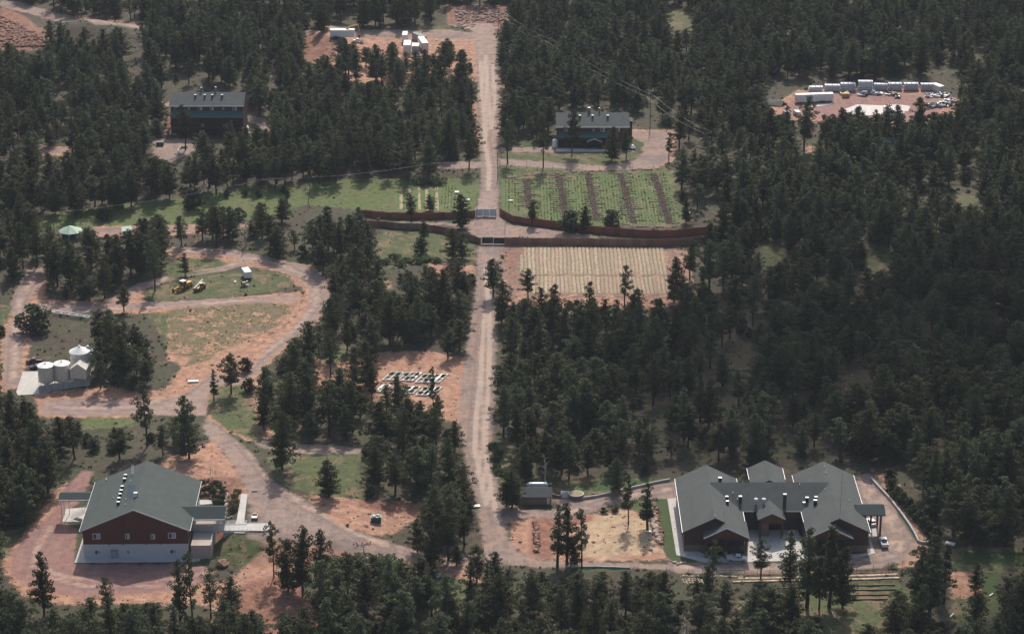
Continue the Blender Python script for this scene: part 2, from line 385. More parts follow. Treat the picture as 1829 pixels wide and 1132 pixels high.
A['track'] = []; TR = [
 [(866,560),(862,620),(858,680),(851,740),(848,800),(858,850),(868,900)],[(868,480),(872,540),(876,600),(873,660),(870,720),(866,780),(868,820),(878,880),(890,930)],
 [(868,100),(870,150),(872,200),(866,250),(874,300),(872,340)],[(858,110),(862,180),(866,240)],[(880,110),(884,180),(878,230)],
 [(330,448),(430,456),(510,475),(560,505),(565,540),(530,585),(460,640),(410,690),(390,730),(430,790),(480,850),(540,900),(640,955),(760,992)],
 [(350,452),(420,461),(495,482),(548,510),(552,540),(515,580),(440,625),(380,660),(330,700),(240,728),(100,728)],
 [(260,508),(320,490),(400,476),(450,466)],[(62,545),(200,552),(300,548),(450,535)],[(20,560),(30,600),(24,680)],[(60,490),(38,530),(26,570)],
 [(1540,860),(1590,910),(1615,960),(1600,990),(1500,1010),(1350,1014),(1210,1012)],[(1545,880),(1580,920),(1600,960),(1580,985),(1500,1003)],
 [(1000,916),(1060,906),(1120,886),(1200,872)],[(60,1010),(120,1030),(250,1040),(350,1025),(440,1010),(520,975)],[(90,940),(60,990),(80,1030),(150,1045),(300,1045)],
]
# scraped darker soil strips of the upper garden, and its mulch rows
GROWS = [((940,320),(945,372)),((998,313),(1010,386)),((1050,310),(1066,394)),((1108,309),(1132,399)),((1168,310),(1196,401))]
def wpts(poly): return np.array([P(a, b)[:2] for a, b in poly])
def sdist(X, Y, poly, cut=7.0, closed=True):
    out = np.full(X.shape, -cut)
    lo = poly.min(0)-cut; hi = poly.max(0)+cut
    m = (X > lo[0]) & (X < hi[0]) & (Y > lo[1]) & (Y < hi[1])
    x, y = X[m], Y[m]
    if not x.size: return out
    d2 = np.full(x.shape, 1e9); ins = np.zeros(x.shape, bool); n = len(poly)
    for i in range(n if closed else n-1):
        a, b = poly[i], poly[(i+1) % n]; e = b-a; L2 = e@e + 1e-9
        t = np.clip(((x-a[0])*e[0]+(y-a[1])*e[1])/L2, 0, 1)
        d2 = np.minimum(d2, (x-a[0]-t*e[0])**2+(y-a[1]-t*e[1])**2)
        if closed:
            c = ((a[1] > y) != (b[1] > y)) & (x < (b[0]-a[0])*(y-a[1])/(b[1]-a[1]+1e-12)+a[0]); ins ^= c
    d = np.sqrt(d2)
    out[m] = np.clip(np.where(ins, d, -d) if closed else -d, -cut, cut); return out
STEP = 1.25
xs = np.concatenate([[-9000,-4000,-1800,-900,-600,-420,-360], np.arange(-340, 340.1, STEP), [360,420,600,900,1800,4000,9000]])
ys = np.concatenate([[-6000,-2000,-600,0,250,400,450,480], np.arange(500, 1300, STEP), [1330,1400,1550,1800,2400,4000,8000,14000]])
GX, GY = np.meshgrid(xs, ys); GZ = gz(GX, GY)
GZ = GZ + .12*np.sin(GX*.9+np.sin(GY*.7)*2)*np.sin(GY*.8+GX*.1)*(np.abs(GX) < 341)
AT = {}
for key, polys in A.items():
    v = np.full(GX.shape, -7.0)
    for pl in polys: v = np.maximum(v, sdist(GX, GY, wpts(pl)))
    AT[key] = v
v = np.full(GX.shape, -7.0)
for pl in TR[:5]: v = np.maximum(v, sdist(GX, GY, wpts(pl), closed=False))
AT['rut'] = v
v = np.full(GX.shape, -7.0)
for pl in TR: v = np.maximum(v, sdist(GX, GY, wpts(pl), closed=False))
AT['track'] = v
CROPX = wpts(A['crop'][0])
crop = AT['crop'] > 0
def split_mesh(name, mask, mat, kind_label, ridge=False):
    idx = np.arange(GX.size).reshape(GX.shape)
    q = np.stack([idx[:-1,:-1], idx[:-1,1:], idx[1:,1:], idx[1:,:-1]], -1)[mask]
    if not len(q): return None
    u, inv = np.unique(q.ravel(), return_inverse=True)
    co = np.stack([GX.ravel()[u], GY.ravel()[u], GZ.ravel()[u]], -1)
    me = bpy.data.meshes.new(name); me.vertices.add(len(u)); me.vertices.foreach_set('co', co.ravel().astype(np.float32))
    me.loops.add(len(inv)); me.loops.foreach_set('vertex_index', inv.astype(np.int32))
    me.polygons.add(len(q)); me.polygons.foreach_set('loop_start', np.arange(0, len(inv), 4, dtype=np.int32))
    me.update(calc_edges=True); me.shade_smooth()
    for k, a in AT.items():
        at = me.attributes.new(k, 'FLOAT', 'POINT'); at.data.foreach_set('value', a.ravel()[u].astype(np.float32))
    me.materials.append(mat)
    o = bpy.data.objects.new(name, me); link(o); o['kind'] = 'structure'; o['label'] = kind_label; return o
def ground_material():
    k = NT('ground_cover', .95); O = k.obj()
    sep = k.n('ShaderNodeSeparateXYZ'); k.L(O, sep.inputs[0]); X, Y = sep.outputs[0], sep.outputs[1]
    nF = k.noise(2.2, 4, rough=.7); nM = k.noise(.35, 5, rough=.65); nL = k.noise(.06, 4, rough=.6); nS = k.noise(.14, 5, dist=.8, rough=.65)
    nD = k.noise(.95, 5, rough=.7, dist=.5)
    str_ = k.noise(1.0, 4, vec=k.map((.9, .12, .5)), rough=.6)
    floor = k.mix(k.rng(nL, .35, .65), (.052,.037,.024), (.046,.050,.020))
    floor = k.mix(k.rng(nM, .45, .8), floor, (.105,.066,.045))
    floor = k.mix(k.rng(nF, .55, .8, 0, .6), floor, (.03,.04,.016))
    floor = k.mix(k.rng(nD, .5, .72, 0, .7), floor, (.028,.032,.014))
    floor = k.mix(k.rng(nS, .58, .70, 0, .6), floor, (.17,.095,.065))
    def lay(base, name, col, wdt, amp, nz=nM, op=1.0):
        s = k.math('ADD', k.attr(name), k.math('MULTIPLY', k.math('SUBTRACT', nz, .5), amp))
        return k.mix(k.rng(s, -wdt, wdt, 0, op), base, col)
    orange = k.mix(k.rng(nM, .35, .7), (.29,.145,.095), (.49,.275,.175))
    orange = k.mix(k.rng(nS, .5, .72, 0, .65), orange, (.24,.155,.115))
    orange = k.mix(k.rng(nF, .5, .8, 0, .5), orange, (.22,.105,.07))
    orange = k.mix(k.rng(k.noise(.5, 5, dist=1.5), .58, .66, 0, .5), orange, (.075,.075,.032))
    grass = k.mix(k.rng(nM, .35, .7), (.046,.066,.018), (.085,.104,.028))
    grass = k.mix(k.rng(nF, .45, .75, 0, .6), grass, (.135,.105,.055))
    grass = k.mix(k.rng(nD, .52, .75, 0, .6), grass, (.045,.058,.02))
    grass = k.mix(k.rng(k.math('ADD', nS, k.math('MULTIPLY', k.math('SUBTRACT', nD, .5), .35)), .50, .60, 0, .8), grass, (.20,.125,.075))
    gravel = k.mix(k.rng(nM, .3, .7), (.185,.128,.108), (.29,.208,.175))
    orange = k.mix(k.rng(nD, .52, .75, 0, .5), orange, (.20,.10,.065))
    gravel = k.mix(k.rng(str_, .45, .7, 0, .6), gravel, (.33,.235,.185))
    gravel = k.mix(k.rng(nF, .5, .8, 0, .35), gravel, (.13,.09,.08))
    gravel = k.mix(k.rng(nS, .5, .66, 0, .7), gravel, (.36,.22,.15))
    gravel = k.mix(k.rng(nL, .52, .66, 0, .6), gravel, (.15,.115,.11))
    pink = k.mix(k.rng(nM, .3, .7), (.21,.105,.09), (.30,.165,.138))
    pink = k.mix(k.rng(str_, .45, .7, 0, .5), pink, (.31,.19,.15))
    tan = k.mix(k.rng(nM, .35, .65), (.38,.25,.15), (.46,.34,.22))
    tan = k.mix(k.rng(nS, .5, .7, 0, .7), tan, (.17,.13,.08))
    lawn = k.mix(nF, (.030,.055,.012), (.055,.085,.02))
    red = k.mix(k.rng(nM, .3, .7), (.18,.07,.046), (.31,.145,.095)); red = k.mix(k.rng(nD, .5, .75, 0, .7), red, (.10,.04,.03)); red = k.mix(k.rng(k.noise(.22, 6, dist=2.5, rough=.7), .52, .60, 0, .7), red, (.09,.07,.035))
    # upper gardens: rows of green with bare soil between
    gw = k.math('MULTIPLY', k.math('SINE', k.math('ADD', k.math('MULTIPLY', X, 2.6), k.math('MULTIPLY', nM, 3.5))), k.rng(nL, .35, .6))
    gard = k.mix(k.rng(k.math('ADD', gw, k.math('MULTIPLY', nF, 1.2)), .3, 1.6), (.075,.118,.026), (.125,.12,.05))
    gard = k.mix(k.rng(nS, .5, .7, 0, .7), gard, (.20,.16,.09))
    gard = k.mix(k.rng(nF, .5, .75, 0, .5), gard, (.04,.065,.015))
    c = lay(floor, 'grass', grass, .9, 7)
    mead = k.mix(k.rng(nM, .3, .7), (.066,.096,.022), (.105,.132,.034)); mead = k.mix(k.rng(nS, .5, .7, 0, .5), mead, (.12,.11,.05))
    c = lay(c, 'meadow', mead, 1.5, 6, op=.85)
    c = lay(c, 'orange', orange, .9, 6)
    c = lay(c, 'tan', tan, 1.5, 7)
    c = lay(c, 'red', red, 1.2, 5)
    c = lay(c, 'gravel', gravel, .9, 3.5)
    loop = k.mix(k.rng(nM, .3, .7), (.24,.160,.135), (.36,.255,.215)); loop = k.mix(k.rng(nS, .5, .7, 0, .6), loop, (.40,.25,.17)); loop = k.mix(k.rng(nD, .5, .75, 0, .4), loop, (.17,.115,.10))
    c = k.mix(k.rng(k.attr('loop'), -1, 2.5, 0, .85), c, loop)
    c = lay(c, 'pink', pink, .8, 3)
    # grass islands drawn over the dirt
    isl = k.attr('island'); s = k.math('ADD', isl, k.math('MULTIPLY', k.math('SUBTRACT', nM, .5), 6))
    s = k.math('ADD', s, k.math('MULTIPLY', k.math('SUBTRACT', nF, .5), 3))
    c = k.mix(k.rng(s, -.8, .8), c, grass)
    pn = k.math('ADD', nS, k.math('MULTIPLY', k.math('SUBTRACT', nD, .5), .7))
    ps = k.math('MULTIPLY', k.rng(k.math('ADD', k.attr('patchy'), k.math('MULTIPLY', k.math('SUBTRACT', nM, .5), 5)), -1, 1), k.rng(pn, .40, .52))
    c = k.mix(ps, c, grass)
    c = lay(c, 'garden', gard, .5, 2)
    c = lay(c, 'lawn', lawn, .3, .8)
    tr = k.math('ADD', k.attr('track'), k.math('MULTIPLY', k.math('SUBTRACT', nM, .5), 3.0))
    on = k.math('MAXIMUM', k.rng(k.attr('gravel'), -1, 1), k.rng(k.attr('pink'), -1, 1))
    c = k.mix(k.math('MULTIPLY', k.math('MULTIPLY', k.rng(tr, -1.4, -.2, 0, .65), k.rng(nS, .4, .6)), on), c, (.46,.34,.26))
    c = k.mix(k.math('MULTIPLY', k.math('MULTIPLY', k.rng(k.math('ABSOLUTE', k.math('ADD', tr, 2.1)), 0, .8, .55, 0), on), 1.0), c, (.17,.12,.105))
    rt = k.math('ADD', k.attr('rut'), k.math('MULTIPLY', k.math('SUBTRACT', nM, .5), .6))
    c = k.mix(k.math('MULTIPLY', k.rng(rt, -1.15, -.45, 0, .8), k.rng(nD, .3, .5, .5, 1)), c, (.42,.32,.26))
    k.col(c); k.bump(k.math('ADD', nF, k.math('MULTIPLY', nM, 2)), .25, .6); return k.m
ISL = [A['grass'][i] for i in (7, 10, 12, 13)]
v = np.full(GX.shape, -7.0)
for pl in ISL: v = np.maximum(v, sdist(GX, GY, wpts(pl)))
AT['island'] = v
MG = ground_material()
def fc(a): return .25*(a[:-1,:-1]+a[:-1,1:]+a[1:,1:]+a[1:,:-1])
m_road = (fc(AT['gravel']) > 0) | (fc(AT['pink']) > 0)
m_road &= ~(fc(AT['island']) > 0)
m_crop = (fc(AT['crop']) > 1.0)
m_gard = (fc(AT['garden']) > 0) & ~m_road & ~m_crop
m_lawn = (fc(AT['lawn']) > 0) & ~m_road & ~m_gard & ~m_crop
split_mesh('road', m_road & ~m_crop, MG, 'pale gravel roads and yards')
split_mesh('garden_field', m_gard, MG, 'green garden plots')
split_mesh('lawn', m_lawn, MG, 'mown lawns')
split_mesh('ground', ~(m_road | m_crop | m_gard | m_lawn), MG, 'woodland ground')
# crop field: raised straw-covered beds, modelled one by one, split by a cross path
def crop_field():
    x0, x1 = CROPX[0][0]-.5, CROPX[1][0]+.5; y0 = P(1060, 526)[1]; y1 = P(1060, 440)[1]
    X = np.arange(x0-8, x1+10, .2); Y = np.arange(y0-4, y1+4, 1.0)
    gx, gy = np.meshgrid(X, Y); n = 37; pitch = (x1-x0)/n
    ph = (gx-x0+.10*np.sin(gy*.22+gx*.3)+.05*np.sin(gy*1.1+gx))/pitch; bed = np.clip(np.sin((ph % 1)*math.pi)*2.6-.85, 0, 1)
    ym = P(1060, 493)[1]
    ok = (ph > 0) & (ph < n) & (gy > y0+1) & (gy < y1-1) & (np.abs(gy-ym) > 1.0)
    ok &= ~((ph < 1.0) & (gy > y1-9)); ok &= ~((ph < 2) & (gy < ym+4)) & ~((ph < 3) & (gy < ym-7))
    bed = bed*ok; z = gz(gx, gy)+.02+.28*bed+rng.normal(0, .03, gx.shape)*(1+bed)
    idx = np.arange(gx.size).reshape(gx.shape)
    q = np.stack([idx[:-1,:-1], idx[:-1,1:], idx[1:,1:], idx[1:,:-1]], -1).reshape(-1, 4)
    me = bpy.data.meshes.new('crop_field'); me.from_pydata(np.stack([gx, gy, z], -1).reshape(-1, 3).tolist(), [], q.tolist())
    at = me.attributes.new('bed', 'FLOAT', 'POINT'); at.data.foreach_set('value', bed.ravel().astype(np.float32))
    ed = np.minimum.reduce([gx-X[0], X[-1]-gx, gy-Y[0], Y[-1]-gy])
    for vtx, e in zip(me.vertices, ed.ravel()):
        if e < .6: vtx.co.z -= .5
    k = NT('straw_mulched_beds', .95); wn = k.n('ShaderNodeTexWhiteNoise', noise_dimensions='1D')
    sep = k.n('ShaderNodeSeparateXYZ'); k.L(k.obj(), sep.inputs[0])
    k.L(k.math('FLOOR', k.math('DIVIDE', k.math('SUBTRACT', sep.outputs[0], float(x0)), float(pitch))), wn.inputs['W'])
    st = k.mix(wn.outputs[0], (.30,.235,.155), (.43,.355,.245)); st = k.mix(k.rng(k.noise(.25, 4), .45, .7, 0, .5), st, (.24,.26,.14))
    st = k.mix(k.rng(k.noise(1.2, 5, rough=.7), .47, .62, 0, .75), st, (.21,.14,.095))
    so_ = k.mix(k.rng(k.noise(.6, 4), .3, .7), (.16,.095,.07), (.25,.155,.11))
    k.col(k.mix(k.rng(k.attr('bed'), .15, .6), so_, st)); me.materials.append(k.m); me.shade_smooth()
    o = bpy.data.objects.new('crop_field', me); link(o); o['kind'] = 'structure'; o['label'] = 'field of straw covered beds'
    return m_crop
crop_field()
split_mesh('field_soil', m_crop, MG, 'soil under the mulched beds')
# ---------------------------------------------------------------- trees
def needle_mat(name, c, tr=.32):
    k = NT(name, .75); oi = k.n('ShaderNodeObjectInfo')
    cl = k.attr('tuft')
    a = tuple(x*.68 for x in c); b = tuple(x*1.35 for x in c)
    base = k.mix(cl, a, b)
    hs = k.n('ShaderNodeHueSaturation'); k.L(base, hs.inputs['Color'])
    k.L(k.math('MULTIPLY_ADD', oi.outputs['Random'], .045, .470), hs.inputs['Hue'])
    k.L(k.math('MULTIPLY_ADD', oi.outputs['Random'], 1.0, .55), hs.inputs['Value'])
    k.L(k.math('MULTIPLY_ADD', oi.outputs['Random'], -.3, 1.1), hs.inputs['Saturation'])
    k.L(hs.outputs[0], k.b.inputs['Base Color']); k.b.inputs['Specular IOR Level'].default_value = .25
    t = k.n('ShaderNodeBsdfTranslucent'); k.L(hs.outputs[0], t.inputs[0])
    mx = k.n('ShaderNodeMixShader'); mx.inputs[0].default_value = tr
    out = k.t.nodes['Material Output']; k.L(k.b.outputs[0], mx.inputs[1]); k.L(t.outputs[0], mx.inputs[2]); k.L(mx.outputs[0], out.inputs[0])
    return k.m
M['needles'] = needle_mat('pine_needles', (.052,.064,.022))
M['juniper'] = needle_mat('juniper_scales', (.038,.052,.020))
M['leaves'] = needle_mat('shrub_leaves', (.060,.088,.026))
M['drytwigs'] = needle_mat('dry_twigs', (.16,.12,.09))
def foliage_mesh(name, clumps, mat, per=38, q=.34, seed=0, flat=.6):
    """clumps: (centre, radius); many small leaf-sized quads filling each"""
    r = np.random.default_rng(seed); V = []; T = []
    for c, R in clumps:
        n = max(8, int(per*(R/1.0)**1.6)); d = r.normal(size=(n, 3)); d /= np.linalg.norm(d, axis=1)[:, None]
        rr = R*r.uniform(.35, 1.0, n)**.6; p = np.array(c)+d*rr[:, None]*np.array([1, 1, flat])
        nn = d*.5+r.normal(size=(n, 3))*.6+np.array([0, 0, .45]); nn /= np.linalg.norm(nn, axis=1)[:, None]
        a = np.cross(nn, r.normal(size=(n, 3))); a /= np.linalg.norm(a, axis=1)[:, None]; b = np.cross(nn, a)
        s = q*r.uniform(.6, 1.3, n)[:, None]; e = s*r.uniform(.45, .9, (n, 1))
        V.append(np.stack([p-a*s, p-b*e, p+a*s, p+b*e], 1).reshape(-1, 3))
        T.append(np.repeat(np.clip(r.normal(.5, .2)+r.normal(0, .12, n), 0, 1), 4))
    V = np.concatenate(V); T = np.concatenate(T); nf = len(V)//4
    me = bpy.data.meshes.new(name); me.vertices.add(len(V)); me.vertices.foreach_set('co', V.ravel().astype(np.float32))
    me.loops.add(len(V)); me.loops.foreach_set('vertex_index', np.arange(len(V), dtype=np.int32))
    me.polygons.add(nf); me.polygons.foreach_set('loop_start', np.arange(0, len(V), 4, dtype=np.int32)); me.update(calc_edges=True)
    at = me.attributes.new('tuft', 'FLOAT', 'POINT'); at.data.foreach_set('value', T.astype(np.float32))
    me.materials.append(mat); return me
def pine_variant(seed, form):
    """a pine of height 1 x 15 m; form: 'cone', 'round', 'open', 'slim'"""
    rd = random.Random(seed); Ht = 15.0
    lean = (rd.uniform(-.5, .5), rd.uniform(-.5, .5))
    def ax(t): return Vector((lean[0]*t*t+.15*math.sin(t*5+seed), lean[1]*t*t+.15*math.cos(t*4+seed), t*Ht))
    t0 = {'cone': .14, 'round': .26, 'open': .32, 'slim': .20, 'full': .07}[form]
    Rm = {'cone': 3.5, 'round': 3.6, 'open': 3.5, 'slim': 2.1, 'full': 3.9}[form]
    tm = MB(); pts = [ax(i/9*.97) for i in range(10)]; tm.path(pts, [.26*(1-i/9)**.8+.03 for i in range(10)], 6)
    cl = []; t = t0; n_l = {'cone': 40, 'round': 34, 'open': 22, 'slim': 30, 'full': 48}[form]
    lop = rd.uniform(0, 6.28)
    for i in range(n_l):
        t = t0+(1-t0)*(i+rd.random()*.8)/n_l*.97; u = (t-t0)/(1-t0)
        if form in ('cone', 'slim', 'full'): prof = max(0, 1-u**(1.45 if form != 'full' else 1.9))**.85*min(1, .62+u*2.2)
        else: prof = math.sin(math.pi*min(1, .18+u*.80))**.8*(1-.25*u)
        phi = i*2.4+rd.uniform(-.5, .5); L = Rm*prof*rd.uniform(.6, 1.15)*(1+.18*math.cos(phi-lop))
        L = max(L, .45); p0 = ax(t); rise = rd.uniform(-.05, .35)+.5*u
        d = Vector((math.cos(phi), math.sin(phi), rise)); p1 = p0+d*L
        tm.tube(p0, p0+d*L*.9, .055*(1-u*.6)+.02, .02, 4, cap=False)
        k = 1+int(L/1.25)
        for j in range(k):
            f = (j+1)/k if k > 1 else .8
            if form == 'open' and rd.random() < .12: continue
            c = p0+d*L*f*rd.uniform(.8, 1.05)+Vector((rd.uniform(-.35,.35), rd.uniform(-.35,.35), rd.uniform(-.15,.3)))
            cl.append((c[:], rd.uniform(.62, 1.05)*(1-.35*u)*(1.05 if form != 'slim' else .85)))
    for i in range(int(n_l*.5)):
        t = t0+(1-t0)*rd.uniform(.04, .85); u = (t-t0)/(1-t0); a = rd.random()*6.28; c = ax(t)+Vector((math.cos(a), math.sin(a), 0))*Rm*.35*(1-u)
        cl.append((c[:], rd.uniform(.7, 1.1)*(1.05-.5*u)))
    cl.append((ax(.95)[:], .75 if form in ('round', 'open', 'full') else .5)); cl.append((ax(.99)[:], .4))
    return tm, foliage_mesh('crown', cl, M['needles'], 78, .20, seed, .78)
def bush_variant(seed, form='juniper'):
    rd = random.Random(seed); cl = []; tm = MB(); Ht = 5.0
    for i in range(34):
        u = rd.random(); R = {'juniper': 1.7, 'shrub': 2.6}[form]*math.sin(math.pi*min(1,.2+u*.75))
        a = rd.random()*6.28; q = R*rd.random()**.5
        cl.append(((q*math.cos(a), q*math.sin(a), .5+u*(Ht-1)*(1 if form == 'juniper' else .45)), rd.uniform(.55, .9)))
    for i in range(4):
        a = i*1.6; tm.tube((0,0,-.2), (.7*math.cos(a), .7*math.sin(a), 2.2), .12, .04, 5, cap=False)
    tm.tube((0,0,-.3), (0,0,Ht*.7), .16, .05, 6, cap=False)
    return tm, foliage_mesh('crown', cl, M['juniper' if form == 'juniper' else 'leaves'], 42, .26, seed, .8)
def snag_variant(seed):
    rd = random.Random(seed); tm = MB(); pts = [Vector((.2*math.sin(i*.6), .2*math.cos(i*.9), i*1.35)) for i in range(8)]
    tm.path(pts, [.2*(1-i/8)+.03 for i in range(8)], 6); cl = []
    for i in range(22):
        t = rd.uniform(.3, .98); p = pts[0].lerp(pts[-1], t); a = rd.random()*6.28; L = rd.uniform(.7, 2.2)*(1.2-t*.7)
        e = p+Vector((math.cos(a)*L, math.sin(a)*L, L*.35)); tm.tube(p, e, .05, .015, 4, cap=False)
        cl.append((e[:], .45))
    return tm, foliage_mesh('crown', cl, M['drytwigs'], 16, .16, seed)
FORMS = [('cone',1),('round',2),('open',3),('slim',4),('round',5),('cone',6),('open',7),('full',8),('full',9),('round',10),('slim',11),('cone',12),('full',13),('round',14),('open',15),('cone',16)]
VAR = []; VH = []
for fm, sd in FORMS:
    tm, cm = pine_variant(sd, fm); tmesh = bpy.data.meshes.new('trunk'); tmesh.from_pydata(tm.v, [], tm.f); tmesh.materials.append(M['trunk']); tmesh.shade_smooth()
    VAR.append((tmesh, cm)); VH.append(15.0)
for fm, sd in (('juniper', 21), ('juniper', 22), ('shrub', 23), ('shrub', 24)):
    tm, cm = bush_variant(sd, fm); tmesh = bpy.data.meshes.new('trunk'); tmesh.from_pydata(tm.v, [], tm.f); tmesh.materials.append(M['trunk'])
    VAR.append((tmesh, cm)); VH.append(5.0 if fm == 'juniper' else 2.8)
for sd in (31, 32):
    tm, cm = snag_variant(sd); tmesh = bpy.data.meshes.new('trunk'); tmesh.from_pydata(tm.v, [], tm.f); tmesh.materials.append(M['snag'])
    VAR.append((tmesh, cm)); VH.append(9.6)
J = (16, 17); SH = (18, 19); SN = (20, 21)
